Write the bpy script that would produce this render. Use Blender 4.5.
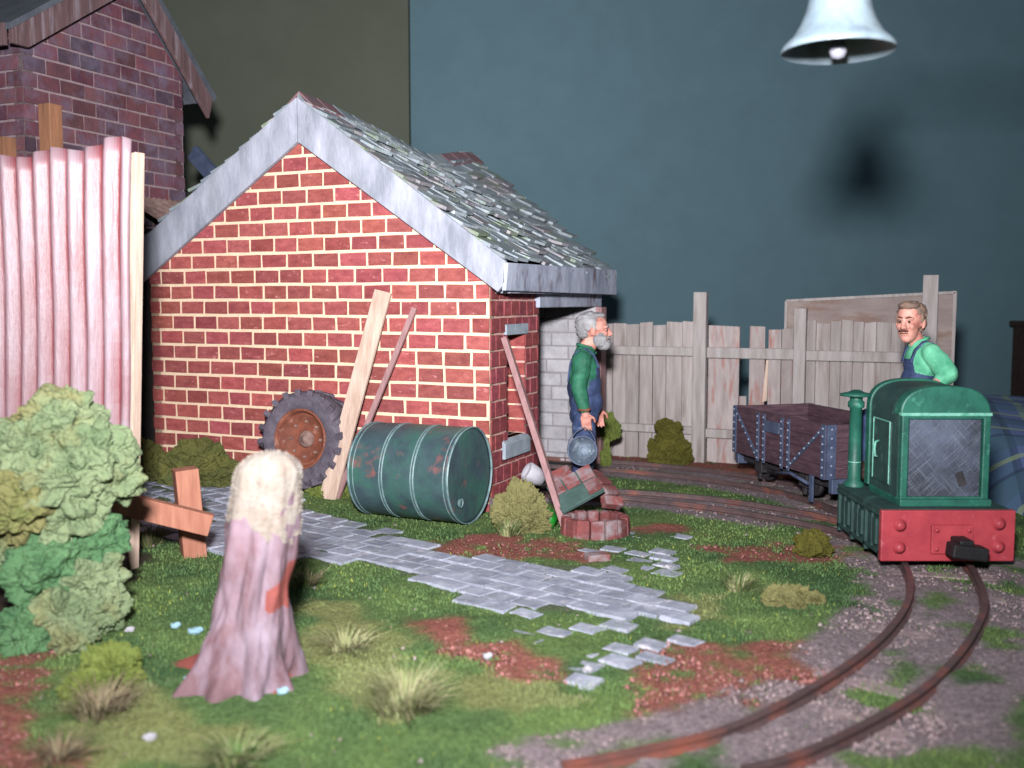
import bpy, bmesh, math, random
import numpy as np
from mathutils import Vector, Matrix, Euler, noise as mn

for o in list(bpy.data.objects): bpy.data.objects.remove(o)
SC = bpy.context.scene
COL = SC.collection
rnd = random.Random(7)
NR = np.random.RandomState(11)

# ------------------------------------------------------------------ camera, light, exposure
FPX, HC, PITCH = 1000.0, 1.87, math.atan(.084)
cam = bpy.data.cameras.new('camera'); camo = bpy.data.objects.new('camera', cam); COL.objects.link(camo)
cam.sensor_width = 36; cam.lens = FPX / 1024 * 36
camo.location = (0, 0, HC); camo.rotation_euler = (math.pi / 2 - PITCH, 0, 0)
cam.dof.use_dof = True; cam.dof.focus_distance = 8.6; cam.dof.aperture_fstop = 0.95
cam.clip_end = 200
SC.camera = camo
SC.view_settings.view_transform = 'Standard'
try: SC.view_settings.look = 'None'
except Exception: pass
SC.view_settings.exposure = 0.0; SC.view_settings.gamma = 1.0
SC.view_settings.use_curve_mapping = False
W = bpy.data.worlds.new('world'); SC.world = W; W.use_nodes = True
W.node_tree.nodes['Background'].inputs[0].default_value = (.62, .72, .85, 1)
W.node_tree.nodes['Background'].inputs[1].default_value = .15
fl = bpy.data.lights.new('flash', 'AREA'); fl.shape = 'DISK'; fl.size = .5; fl.energy = 1010; fl.spread = math.radians(110); fl.color = (1, .985, 1.0)
flo = bpy.data.objects.new('flash', fl); COL.objects.link(flo)
flo.location = (-.23, 0, 2.98); flo.rotation_euler = (math.pi / 2 + math.radians(5), 0, math.radians(2))

# ------------------------------------------------------------------ helpers
_F = Vector((0, math.cos(PITCH), -math.sin(PITCH))); _U = Vector((0, math.sin(PITCH), math.cos(PITCH))); _C = Vector((0, 0, HC))
def _ray(x, y): return _F + Vector(((x - 512) / FPX, 0, 0)) + _U * ((384 - y) / FPX)
def g(x, y, z=0.0):
    d = _ray(x, y); return _C + d * ((z - HC) / d.z)
def at(x, y, Y):
    d = _ray(x, y); return _C + d * (Y / d.y)
def lin(c):
    return tuple(((v / 255) / 12.92 if v / 255 <= .04045 else ((v / 255 + .055) / 1.055) ** 2.4) for v in c)

def tag(o, label=None, cat=None, group=None, kind=None):
    if label: o['label'] = label
    if cat: o['category'] = cat
    if group: o['group'] = group
    if kind: o['kind'] = kind
    return o
def empty(name, loc=(0, 0, 0), rz=0, label=None, cat=None, group=None, kind=None):
    o = bpy.data.objects.new(name, None); COL.objects.link(o); o.empty_display_size = .1
    o.location = loc; o.rotation_euler = (0, 0, rz)
    return tag(o, label, cat, group, kind)

def material(name, c1, c2=None, scale=6, rough=.8, bump=.3, bscale=40, stretch=(1, 1, 1), attr=False, patch=None, pscale=3, pthr=.55,
             psoft=.08, metallic=0, spec=.3, bstretch=None, detail=6, jitter=.0, spec2=None, patch2=None, p2scale=8, p2thr=.62):
    m = bpy.data.materials.new(name); m.use_nodes = True
    nt = m.node_tree; N = nt.nodes; Lk = nt.links; b = N['Principled BSDF']
    tc = N.new('ShaderNodeTexCoord')
    def mapping(st):
        mp = N.new('ShaderNodeMapping'); mp.inputs['Scale'].default_value = st; Lk.new(tc.outputs['Object'], mp.inputs[0]); return mp
    def nz(sc, st, det=detail, off=0):
        mp = mapping(st); mp.inputs['Location'].default_value = (off, off * 1.7, off * .3)
        n = N.new('ShaderNodeTexNoise'); n.inputs['Scale'].default_value = sc; n.inputs['Detail'].default_value = det; n.inputs['Roughness'].default_value = .62
        Lk.new(mp.outputs[0], n.inputs['Vector']); return n
    def ramp(src, a, b_):
        r = N.new('ShaderNodeMapRange'); r.inputs[1].default_value = a; r.inputs[2].default_value = b_; Lk.new(src, r.inputs[0]); return r.outputs[0]
    def mix(fac, A, B, bt='MIX'):
        x = N.new('ShaderNodeMix'); x.data_type = 'RGBA'; x.blend_type = bt
        if isinstance(fac, float): x.inputs[0].default_value = fac
        else: Lk.new(fac, x.inputs[0])
        for v, i in ((A, 6), (B, 7)):
            if isinstance(v, tuple): x.inputs[i].default_value = (*v, 1)
            else: Lk.new(v, x.inputs[i])
        return x.outputs[2]
    c1 = lin(c1); c2 = lin(c2) if c2 else tuple(v * .7 for v in c1)
    n1 = nz(scale, stretch)
    colr = mix(ramp(n1.outputs[0], .32, .68), c1, c2)
    if attr:
        a = N.new('ShaderNodeAttribute'); a.attribute_name = 'Col'
        colr = mix(1.0, colr, a.outputs['Color'], 'MULTIPLY')
    if patch:
        n2 = nz(pscale, stretch, off=3.1); colr = mix(ramp(n2.outputs[0], pthr - psoft, pthr + psoft), colr, lin(patch))
    if patch2:
        n3 = nz(p2scale, stretch, off=9.7); colr = mix(ramp(n3.outputs[0], p2thr - .05, p2thr + .05), colr, lin(patch2))
    Lk.new(colr, b.inputs['Base Color'])
    b.inputs['Roughness'].default_value = rough; b.inputs['Metallic'].default_value = metallic
    b.inputs['Specular IOR Level'].default_value = spec
    if bump:
        n4 = nz(bscale, bstretch or stretch, det=4, off=5.5)
        bp = N.new('ShaderNodeBump'); bp.inputs['Strength'].default_value = bump; bp.inputs['Distance'].default_value = .02
        Lk.new(n4.outputs[0], bp.inputs['Height']); Lk.new(bp.outputs[0], b.inputs['Normal'])
    return m

class MB:
    """collects shapes into one mesh; each face may carry a colour and a material slot"""
    def __init__(s): s.v = []; s.f = []; s.c = []; s.m = []; s.sm = []
    def add(s, vs, fs, col=(1, 1, 1), mi=0, smooth=False):
        o = len(s.v); s.v += [tuple(p) for p in vs]
        for f in fs: s.f.append(tuple(i + o for i in f)); s.c.append(col); s.m.append(mi); s.sm.append(smooth)
    def box(s, c, size, rot=None, col=(1, 1, 1), mi=0, jit=0, r=rnd):
        hx, hy, hz = size[0] / 2, size[1] / 2, size[2] / 2
        vs = [Vector((x * hx, y * hy, z * hz)) for x in (-1, 1) for y in (-1, 1) for z in (-1, 1)]
        if jit: vs = [v + Vector((r.uniform(-jit, jit), r.uniform(-jit, jit), r.uniform(-jit, jit))) for v in vs]
        if rot is not None: vs = [rot @ v for v in vs]
        c = Vector(c); s.add([v + c for v in vs], [(0, 1, 3, 2), (4, 6, 7, 5), (0, 4, 5, 1), (2, 3, 7, 6), (0, 2, 6, 4), (1, 5, 7, 3)], col, mi)
    def hexa(s, a, b, col=(1, 1, 1), mi=0):
        """a, b: two matching quads"""
        s.add(list(a) + list(b), [(3, 2, 1, 0), (4, 5, 6, 7), (0, 1, 5, 4), (1, 2, 6, 5), (2, 3, 7, 6), (3, 0, 4, 7)], col, mi)
    def prism(s, poly, off, col=(1, 1, 1), mi=0):
        """poly: 3-D points in a plane, off: extrusion vector"""
        n = len(poly); off = Vector(off); p = [Vector(q) for q in poly]; q = [v + off for v in p]
        s.add(p + q, [tuple(range(n))[::-1], tuple(range(n, 2 * n))] + [(i, (i + 1) % n, n + (i + 1) % n, n + i) for i in range(n)], col, mi)
    def bar(s, a, b, w, h=None, up=(0, 0, 1), col=(1, 1, 1), mi=0):
        a = Vector(a); b = Vector(b); h = h or w; d = (b - a).normalized(); u = Vector(up); x = d.cross(u)
        if x.length < 1e-4: x = d.cross(Vector((0, 1, 0)))
        x.normalize(); u = x.cross(d).normalized()
        q = [x * w / 2 * i + u * h / 2 * j for i, j in ((-1, -1), (1, -1), (1, 1), (-1, 1))]
        s.hexa([a + k for k in q], [b + k for k in q], col, mi)
    def tube(s, pts, rad, n=12, col=(1, 1, 1), mi=0, caps=True):
        pts = [Vector(p) for p in pts]; rs = rad if isinstance(rad, (list, tuple)) else [rad] * len(pts)
        vs = []; prev = None
        for i, p in enumerate(pts):
            d = (pts[min(i + 1, len(pts) - 1)] - pts[max(i - 1, 0)]).normalized()
            if prev is None:
                x = d.orthogonal().normalized()
            else:
                x = (prev - d * prev.dot(d)).normalized()
            prev = x; y = d.cross(x)
            vs += [p + (x * math.cos(2 * math.pi * k / n) + y * math.sin(2 * math.pi * k / n)) * rs[i] for k in range(n)]
        fs = [(i * n + k, i * n + (k + 1) % n, (i + 1) * n + (k + 1) % n, (i + 1) * n + k) for i in range(len(pts) - 1) for k in range(n)]
        s.add(vs, fs, col, mi, True)
        if caps:
            o = len(s.v) - len(vs)
            s.f.append(tuple(o + k for k in range(n))[::-1]); s.f.append(tuple(o + (len(pts) - 1) * n + k for k in range(n)))
            s.c += [col] * 2; s.m += [mi] * 2; s.sm += [False] * 2
    def lathe(s, prof, M=None, n=32, col=(1, 1, 1), mi=0, fn=None, smooth=True):
        """profile of (r, z) about +z, moved by matrix M"""
        M = M or Matrix.Identity(4); vs = []
        for i, (r, z) in enumerate(prof):
            for k in range(n):
                a = 2 * math.pi * k / n; rr = max(r, 1e-4); zz = z
                if fn: rr, zz = fn(rr, z, a, i)
                vs.append(M @ Vector((rr * math.cos(a), rr * math.sin(a), zz)))
        fs = [(i * n + k, i * n + (k + 1) % n, (i + 1) * n + (k + 1) % n, (i + 1) * n + k) for i in range(len(prof) - 1) for k in range(n)]
        s.add(vs, fs, col, mi, smooth)
    def blob(s, c, r, sub=3, amp=.18, fr=2.2, col=(1, 1, 1), mi=0, seed=0, fine=.06, ff=9, smooth=False, floor=None):
        bm = bmesh.new(); bmesh.ops.create_icosphere(bm, subdivisions=sub, radius=1)
        r = (r, r, r) if isinstance(r, (int, float)) else r; vs = []
        sd = Vector((seed * 3.1, seed * 1.7, seed * .9))
        for v in bm.verts:
            n = v.co.normalized(); k = 1 + amp * mn.noise(n * fr + sd) * 2 + fine * mn.noise(n * ff + sd) * 2 + fine * .6 * mn.noise(n * ff * 2.3 + sd) * 2
            p = Vector((n.x * r[0] * k + c[0], n.y * r[1] * k + c[1], n.z * r[2] * k + c[2]))
            if floor is not None and p.z < floor: p.z = floor
            vs.append(p)
        s.add(vs, [tuple(w.index for w in f.verts) for f in bm.faces], col, mi, smooth); bm.free()
    def build(s, name, mats, parent=None, bevel=0, bseg=2, autos=False):
        me = bpy.data.meshes.new(name); me.from_pydata(s.v, [], s.f)
        mats = mats if isinstance(mats, (list, tuple)) else [mats]
        for m in mats: me.materials.append(m)
        me.polygons.foreach_set('material_index', s.m); me.polygons.foreach_set('use_smooth', s.sm)
        ca = me.color_attributes.new('Col', 'FLOAT_COLOR', 'CORNER')
        tot = np.array([len(f) for f in s.f]); cc = np.ones((len(tot), 4)); cc[:, :3] = np.array(s.c)
        ca.data.foreach_set('color', np.repeat(cc, tot, axis=0).ravel())
        me.update(); me.validate()
        o = bpy.data.objects.new(name, me); COL.objects.link(o)
        if parent: o.parent = parent
        if bevel:
            b = o.modifiers.new('bevel', 'BEVEL'); b.width = bevel; b.segments = bseg; b.limit_method = 'ANGLE'; b.angle_limit = math.radians(40)
        return o

def RX(a): return Matrix.Rotation(a, 4, 'X')
def RY(a): return Matrix.Rotation(a, 4, 'Y')
def RZ(a): return Matrix.Rotation(a, 4, 'Z')
def T(x, y, z): return Matrix.Translation((x, y, z))

# ------------------------------------------------------------------ materials
M = {}
M['teal'] = material('teal_paint', (82, 106, 115), (78, 101, 110), 2, .9, .04, 90, spec=.1)
M['olive'] = material('olive_paint', (80, 84, 74), (76, 80, 70), 2, .9, .04, 90, spec=.1)
M['floor'] = material('carpet', (96, 84, 76), (80, 70, 64), 20, 1, .4, 200)
M['brick'] = material('red_brick', (154, 84, 80), (124, 60, 60), 9, .75, .45, 30, stretch=(1, 1, 2.2), attr=True, patch=(190, 130, 128), pscale=14, pthr=.70, psoft=.09)
M['mortar'] = material('cream_mortar', (214, 192, 166), (200, 174, 148), 12, .9, .3, 50)
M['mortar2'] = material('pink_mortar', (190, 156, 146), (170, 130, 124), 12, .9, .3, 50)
M['dbrick'] = material('dark_brick', (106, 70, 72), (86, 62, 70), 8, .8, .4, 26, attr=True, patch=(96, 86, 104), pscale=4, pthr=.60, psoft=.14)
M['dmortar'] = material('grey_mortar', (140, 122, 126), (120, 104, 108), 10, .9, .3, 50)
M['wbrick'] = material('whitewashed_brick', (172, 169, 174), (146, 144, 150), 7, .85, .5, 28, attr=True)
M['wmortar'] = material('whitewash_joint', (134, 130, 134), (120, 116, 120), 12, .9, .3, 50)
M['bargewood'] = material('weathered_barge_board', (138, 142, 152), (110, 114, 126), 4, .7, .3, 30, stretch=(1, 1, .35), patch=(166, 168, 182), pscale=6, pthr=.6, psoft=.2)
M['fascia'] = material('weathered_fascia', (168, 174, 190), (116, 122, 140), 4, .65, .3, 30, stretch=(1, 1.1, .5), patch=(84, 62, 66), pscale=5, pthr=.62)
M['darkslate'] = material('dark_slate', (84, 88, 96), (62, 66, 74), 5, .7, .3, 24)
M['slate'] = material('grey_slate', (146, 154, 158), (110, 120, 128), 5, .55, .45, 24, attr=True, patch=(112, 126, 104), pscale=3.5, pthr=.60, psoft=.06, spec=.4)
M['ridge'] = material('red_ridge_tile', (120, 84, 84), (96, 84, 92), 6, .7, .4, 24)
M['concrete'] = material('painted_stone', (150, 160, 170), (118, 128, 138), 8, .8, .4, 40)
M['black'] = material('black_paint', (26, 26, 28), (18, 18, 20), 8, .6, .2, 60)
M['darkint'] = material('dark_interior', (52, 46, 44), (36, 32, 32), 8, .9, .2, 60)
M['wood_grey'] = material('weathered_grey_board', (158, 152, 152), (132, 124, 122), 5, .85, .35, 16, stretch=(3, 3, .35), bstretch=(4, 4, .25), attr=True, patch=(120, 110, 106), pscale=3, pthr=.62)
M['wood_brown'] = material('brown_grey_panel', (136, 124, 120), (112, 100, 98), 3, .85, .3, 16, stretch=(.6, 3, 2), patch=(110, 86, 76), pscale=3, pthr=.6)
M['wood_rust'] = material('weathered_stained_board', (158, 150, 150), (132, 122, 122), 5, .85, .35, 16, stretch=(3, 3, .5), bstretch=(4, 4, .25), attr=True, patch=(140, 86, 74), pscale=3.4, pthr=.60)
M['wood_pale'] = material('pale_bare_wood', (190, 168, 154), (160, 136, 122), 6, .8, .35, 16, stretch=(3, 3, .3), bstretch=(5, 5, .3))
M['wood_mauve'] = material('mauve_brown_wood', (150, 116, 116), (122, 92, 94), 6, .75, .3, 16, stretch=(3, 3, .3))
M['wood_dark'] = material('dull_mauve_board', (98, 76, 78), (76, 58, 60), 6, .75, .3, 16, stretch=(3, 3, .3), patch=(120, 108, 114), pscale=4, pthr=.6)
M['wood_red'] = material('red_brown_wood', (160, 110, 90), (134, 84, 68), 6, .75, .3, 16, stretch=(3, 3, .4))
M['wood_orange'] = material('orange_brown_wood', (112, 76, 54), (86, 58, 42), 6, .75, .3, 16, stretch=(3, 3, .4))
M['iron'] = material('rusted_pink_corrugated_iron', (140, 130, 136), (124, 96, 100), 3.2, .45, .25, 18, stretch=(3, 3, .45), attr=True, spec=.5)
M['rail'] = material('rusty_rail', (84, 66, 66), (66, 52, 54), 10, .5, .3, 40, spec=.5, patch=(120, 70, 58), pscale=2, pthr=.60)
M['drum'] = material('green_drum_paint', (58, 76, 82), (44, 60, 66), 5, .45, .25, 20, patch=(50, 88, 78), pscale=2.5, pthr=.56, psoft=.1, patch2=(110, 74, 70), p2scale=5, p2thr=.63, spec=.5)
M['drumrim'] = material('worn_drum_rim', (110, 134, 136), (76, 96, 100), 14, .45, .2, 40, spec=.5)
M['tyre'] = material('grey_rubber', (96, 90, 100), (68, 62, 72), 10, .85, .5, 40, spec=.2)
M['rust'] = material('rusty_iron', (126, 72, 52), (90, 50, 40), 7, .75, .4, 30, patch=(140, 104, 92), pscale=10, pthr=.64)
M['rust_grey'] = material('greyish_worn_iron', (140, 118, 112), (104, 80, 74), 12, .7, .4, 40)
M['loco'] = material('green_locomotive_paint', (34, 94, 78), (22, 70, 60), 7, .5, .2, 30, patch=(70, 140, 118), pscale=9, pthr=.67, psoft=.07, spec=.4)
M['locodark'] = material('dull_green_paint', (44, 70, 66), (32, 52, 52), 7, .6, .2, 30, patch=(62, 96, 90), pscale=8, pthr=.66)
M['locoedge'] = material('worn_light_green_edge', (128, 180, 166), (74, 140, 118), 20, .5, .1, 40)
M['radiator'] = material('scratched_dark_panel', (50, 54, 64), (38, 42, 50), 3, .6, .3, 60, patch=(84, 92, 110), pscale=2.4, pthr=.55, psoft=.16)
M['redbeam'] = material('red_buffer_beam_paint', (158, 58, 66), (134, 44, 54), 6, .5, .15, 30, spec=.4, patch=(172, 96, 102), pscale=10, pthr=.70)
M['wagon'] = material('dark_plum_boards', (92, 68, 78), (66, 46, 56), 6, .75, .7, 22, stretch=(1, 1, 6), attr=True, patch=(118, 92, 98), pscale=8, pthr=.66)
M['strap'] = material('blue_grey_iron_strap', (74, 84, 108), (54, 62, 84), 10, .5, .3, 40, spec=.5)
M['bolt'] = material('worn_bolt', (140, 150, 168), (100, 110, 128), 20, .5, .1, 40)
M['metaldark'] = material('dark_oily_iron', (52, 48, 52), (36, 34, 38), 10, .6, .3, 40)
M['stump'] = material('mauve_bark', (112, 86, 92), (78, 54, 60), 4, .8, .6, 14, stretch=(1, 1, .45), patch=(126, 112, 124), pscale=5, pthr=.53, psoft=.12)
M['stumptop'] = material('pale_fluffy_stump_top', (134, 128, 122), (116, 104, 94), 9, .9, .5, 22)
M['bark_red'] = material('red_bark', (128, 66, 60), (104, 54, 50), 6, .8, .5, 18)
M['paleblue'] = material('pale_blue_glue', (130, 160, 172), (116, 146, 160), 10, .5, .2, 30)
M['lamp'] = material('white_enamel', (116, 130, 136), (94, 108, 118), 5, .4, .15, 20, patch=(72, 78, 92), pscale=4, pthr=.60, psoft=.1, spec=.5)
M['glass'] = material('grey_glass', (130, 130, 140), (110, 110, 120), 5, .08, 0, spec=.8)
M['skin'] = material('painted_skin', (204, 152, 138), (158, 98, 88), 9, .6, .3, 30, patch=(120, 62, 54), pscale=13, pthr=.62, psoft=.08)
M['hairg'] = material('grey_hair', (150, 150, 152), (104, 102, 106), 14, .8, .8, 30)
M['hairb'] = material('sandy_grey_hair', (140, 110, 92), (96, 86, 82), 14, .8, .8, 30)
M['shirtd'] = material('dark_green_shirt', (46, 110, 84), (22, 70, 54), 9, .7, .4, 16)
M['shirtl'] = material('light_green_shirt', (110, 186, 150), (62, 138, 106), 9, .7, .4, 16)
M['denim'] = material('navy_dungarees', (58, 72, 108), (36, 48, 76), 9, .75, .4, 18, patch=(104, 122, 160), pscale=11, pthr=.66)
M['boot'] = material('brown_boot', (60, 44, 38), (44, 32, 28), 9, .6, .3, 30)
M['eye'] = material('eye_white', (150, 128, 118), (140, 118, 108), 9, .4, 0)
M['pupil'] = material('dark_eye', (40, 26, 24), (30, 20, 18), 9, .3, 0)
M['brow'] = material('dark_brow', (96, 60, 50), (70, 44, 38), 20, .8, .3, 60)
M['bucket'] = material('galvanised_bucket', (84, 96, 110), (58, 68, 82), 8, .45, .3, 30, metallic=.3, patch=(118, 130, 142), pscale=12, pthr=.64)
M['bindark'] = material('dark_green_slab', (70, 92, 88), (50, 70, 66), 8, .7, .3, 30)
M['binbrick'] = material('weathered_brick_slab', (128, 76, 72), (98, 62, 62), 8, .75, .5, 24, attr=True, patch=(126, 120, 124), pscale=6, pthr=.58, psoft=.1)
M['whitepot'] = material('white_clay', (160, 158, 166), (136, 134, 142), 6, .7, .3, 30)
M['greenglass'] = material('green_painted_ball', (30, 130, 40), (16, 84, 24), 6, .3, .2, 30, spec=.6)
M['stone'] = material('grey_cobble', (154, 158, 170), (118, 122, 136), 7, .8, .5, 26, attr=True, patch=(176, 174, 186), pscale=10, pthr=.62)
M['gravel'] = material('gravel', (150, 134, 136), (118, 100, 102), 15, .9, .3, 60, attr=True)
M['blade'] = material('grass_fibre', (255, 255, 255), (225, 225, 225), 3, .8, 0, attr=True, spec=.15)
M['straw'] = material('straw_fibre', (255, 255, 255), (230, 230, 225), 3, .8, 0, attr=True, spec=.15)
def foam(name, a, b, p=None, thr=.58):
    return material(name, a, b, 5, .95, 1.0, 34, spec=.1, patch=p, pscale=2.6, pthr=thr, psoft=.1)
M['foam_light'] = foam('light_green_foam', (122, 134, 102), (88, 104, 76), (112, 108, 72))
M['foam_bright'] = foam('bright_green_foam', (86, 118, 82), (62, 94, 64))
M['foam_olive'] = foam('olive_foam', (96, 96, 52), (66, 70, 40), (78, 88, 56))
M['foam_moss'] = foam('moss_foam', (88, 84, 38), (68, 66, 28))
M['foam_lime'] = foam('lime_foam', (104, 114, 58), (78, 90, 44))
M['foam_tan'] = foam('tan_foam', (118, 114, 76), (92, 90, 58), (92, 100, 58))

# ground colour comes from where soil, grass and ballast lie
gm = bpy.data.materials.new('ground_cover'); gm.use_nodes = True
nt = gm.node_tree; Nn = nt.nodes; Lk = nt.links; bs = Nn['Principled BSDF']; bs.inputs['Roughness'].default_value = .95; bs.inputs['Specular IOR Level'].default_value = .1
at_ = Nn.new('ShaderNodeAttribute'); at_.attribute_name = 'Col'
tcn = Nn.new('ShaderNodeTexCoord')
n1 = Nn.new('ShaderNodeTexNoise'); n1.inputs['Scale'].default_value = 45; n1.inputs['Detail'].default_value = 6; Lk.new(tcn.outputs['Object'], n1.inputs['Vector'])
mr = Nn.new('ShaderNodeMapRange'); mr.inputs[1].default_value = .3; mr.inputs[2].default_value = .7; mr.inputs[3].default_value = .55; mr.inputs[4].default_value = 1.4; Lk.new(n1.outputs[0], mr.inputs[0])
mx = Nn.new('ShaderNodeVectorMath'); mx.operation = 'SCALE'; Lk.new(at_.outputs['Color'], mx.inputs[0]); Lk.new(mr.outputs[0], mx.inputs['Scale']); Lk.new(mx.outputs[0], bs.inputs['Base Color'])
bp_ = Nn.new('ShaderNodeBump'); bp_.inputs['Strength'].default_value = .7; bp_.inputs['Distance'].default_value = .03
n2 = Nn.new('ShaderNodeTexNoise'); n2.inputs['Scale'].default_value = 70; n2.inputs['Detail'].default_value = 4; Lk.new(tcn.outputs['Object'], n2.inputs['Vector']); Lk.new(n2.outputs[0], bp_.inputs['Height']); Lk.new(bp_.outputs[0], bs.inputs['Normal'])
M['ground'] = gm

# ------------------------------------------------------------------ frames
ANG = math.atan2(-1, 2.3); CA, SA = math.cos(ANG), math.sin(ANG)
AX = Vector((CA, SA, 0)); AY = Vector((-SA, CA, 0))
SHED = Vector((-.158, 8.768, 0)); HOUSE = Vector((-4.55, 9.5, 0)); FENCE = Vector((1.0, 12.05, 0))
def shed(x, y, z=0): return SHED + AX * x + AY * y + Vector((0, 0, z))

def hz_np(x, y):
    lx = (x - SHED.x) * CA + (y - SHED.y) * SA; ly = -(x - SHED.x) * SA + (y - SHED.y) * CA
    t = np.clip((-lx - .5) / 1.5, 0, 1) * np.clip((ly + 1.3) / .9, 0, 1) * np.clip((5.3 + lx) / 1.0, 0, 1)
    return .09 * t * t * (3 - 2 * t)
def hz(x, y): return float(hz_np(np.array([x]), np.array([y]))[0])

# ------------------------------------------------------------------ the room
def quadbox(name, a, b, z0, z1, th, m, kind='structure'):
    a = Vector(a); b = Vector(b); d = (b - a).normalized(); n = Vector((-d.y, d.x, 0)) * th
    mb = MB(); mb.hexa([Vector((*a.xy, z0)), Vector((*b.xy, z0)), Vector((*b.xy, z1)), Vector((*a.xy, z1))],
                       [Vector((*(a + n).xy, z0)), Vector((*(b + n).xy, z0)), Vector((*(b + n).xy, z1)), Vector((*(a + n).xy, z1))])
    return tag(mb.build(name, m), kind=kind)
quadbox('wall_back', (-1.6, 16, 0), (13, 16, 0), -.36, 9, .2, M['teal'])
quadbox('wall_left', (-12, 15.75, 0), (-1.59, 15.75, 0), -.36, 9, .4, M['olive'])
fb = MB(); fb.box((0.5, 7.5, -.41), (25, 20, .1)); tag(fb.build('floor', M['floor']), kind='structure')

# ------------------------------------------------------------------ ground zones
def P(pts): return np.array([g(*p)[:2] for p in pts])
def inside(poly, x, y):
    r = np.zeros(x.shape, bool); n = len(poly); j = n - 1
    for i in range(n):
        xi, yi = poly[i]; xj, yj = poly[j]
        with np.errstate(divide='ignore', invalid='ignore'):
            c = ((yi > y) != (yj > y)) & (x < (xj - xi) * (y - yi) / (yj - yi + 1e-12) + xi)
        r ^= c; j = i
    return r
SOIL = [P(p) for p in ([(640, 652), (690, 646), (870, 640), (884, 652), (800, 694), (720, 716), (640, 716), (630, 690)],
                       [(395, 624), (440, 620), (560, 660), (590, 684), (520, 678), (470, 660), (420, 640)],
                       [(420, 540), (500, 533), (560, 540), (620, 552), (612, 562), (540, 562), (440, 552)],
                       [(700, 546), (810, 543), (862, 552), (840, 564), (730, 562)],
                       [(0, 628), (42, 650), (30, 690), (40, 730), (95, 768), (-60, 790), (-60, 628)],
                       [(598, 452), (764, 452), (800, 470), (840, 500), (760, 486), (598, 462)],
                       [(604, 527), (690, 527), (700, 533), (606, 534)],
                       [(150, 452), (250, 470), (300, 490), (250, 492), (150, 470)])]
STRAW = [P(p) for p in ([(300, 600), (350, 600), (400, 640), (440, 700), (400, 720), (340, 700), (310, 640)],
                        [(450, 672), (540, 665), (570, 700), (520, 712), (455, 706)], [(655, 598), (720, 590), (740, 622), (670, 628)],
                        [(70, 670), (160, 680), (170, 730), (80, 740)], [(100, 720), (240, 728), (300, 760), (100, 768)])]
PATHP = P([(120, 462), (220, 478), (300, 510), (345, 522), (400, 537), (450, 553), (540, 568), (600, 570), (640, 590), (690, 602), (692, 622), (640, 618), (590, 612), (520, 612), (470, 603), (420, 580), (360, 561), (300, 562), (230, 560), (150, 530), (90, 500)])
PATHQ = [P([(570, 600), (690, 604), (692, 640), (640, 690), (570, 680), (520, 640), (500, 616)]), P([(575, 555), (620, 535), (700, 532), (680, 548), (690, 572), (620, 575)])]
ADJ_DARKSOIL = P([(-300, 380), (150, 462), (150, 560), (100, 600), (-60, 640), (-300, 640)])

inner = [(.2, 3.80), (.44, 3.89), (.9, 4.12), (1.39, 4.56), (1.88, 5.12), (2.29, 5.73), (2.57, 6.31), (2.74, 6.87), (2.84, 7.4), (2.89, 7.9), (2.87, 8.35), (2.80, 8.8), (2.66, 9.25), (2.46, 9.62), (2.21, 9.92), (1.92, 10.2), (1.55, 10.46), (1.01, 10.74), (.3, 11.0), (-.4, 11.2)]
outer = [(.9, 3.76), (1.16, 3.89), (1.55, 4.2), (1.93, 4.56), (2.28, 4.99), (2.64, 5.52), (2.89, 5.98), (3.08, 6.5), (3.19, 6.9), (3.30, 7.4), (3.36, 7.95), (3.34, 8.5), (3.25, 9.0), (3.08, 9.5), (2.84, 9.93), (2.55, 10.25), (2.35, 10.45), (2.08, 10.7), (1.72, 10.98), (1.06, 11.3), (.4, 11.55), (-.3, 11.75)]
sidn = [(-.3, 9.55), (.4, 9.35), (1.04, 9.19), (1.4, 8.99), (1.72, 8.77), (2.0, 8.54), (2.27, 8.26), (2.48, 8.02), (2.62, 7.76), (2.70, 7.4), (2.73, 7.0)]
sidf = [(-.2, 9.88), (.4, 9.72), (1.0, 9.52), (1.36, 9.38), (1.74, 9.20), (2.09, 8.95), (2.46, 8.60), (2.74, 8.22), (2.95, 7.8), (3.08, 7.4), (3.15, 7.0)]
def resample(pts, step=.06):
    """Catmull-Rom through the points"""
    p = [Vector((*q, 0)) for q in pts]; p = [p[0] * 2 - p[1]] + p + [p[-1] * 2 - p[-2]]; out = []
    for i in range(1, len(p) - 2):
        n = max(2, int((p[i + 1] - p[i]).length / step))
        for k in range(n):
            t = k / n
            out.append(.5 * ((2 * p[i]) + (p[i + 1] - p[i - 1]) * t + (2 * p[i - 1] - 5 * p[i] + 4 * p[i + 1] - p[i + 2]) * t * t + (3 * p[i] - p[i - 1] - 3 * p[i + 1] + p[i + 2]) * t ** 3))
    out.append(p[-2]); return out
RAILS = {k: resample(v) for k, v in dict(inner=inner, outer=outer, sidn=sidn, sidf=sidf).items()}
railpts = np.array([(q.x, q.y) for v in RAILS.values() for q in v])
def vnoise(x, y, sc, seed=0):
    """smooth value noise, vectorised"""
    x = x * sc + seed * 17.3; y = y * sc + seed * 5.7; xi = np.floor(x).astype(int); yi = np.floor(y).astype(int); fx = x - xi; fy = y - yi
    fx = fx * fx * (3 - 2 * fx); fy = fy * fy * (3 - 2 * fy)
    def h(a, b):
        n = (a * 374761393 + b * 668265263 + seed * 1442695) & 0x7fffffff; n = ((n ^ (n >> 13)) * 1274126177) & 0x7fffffff; return ((n ^ (n >> 16)) & 0xffff) / 65535.0
    return (h(xi, yi) * (1 - fx) + h(xi + 1, yi) * fx) * (1 - fy) + (h(xi, yi + 1) * (1 - fx) + h(xi + 1, yi + 1) * fx) * fy
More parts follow.
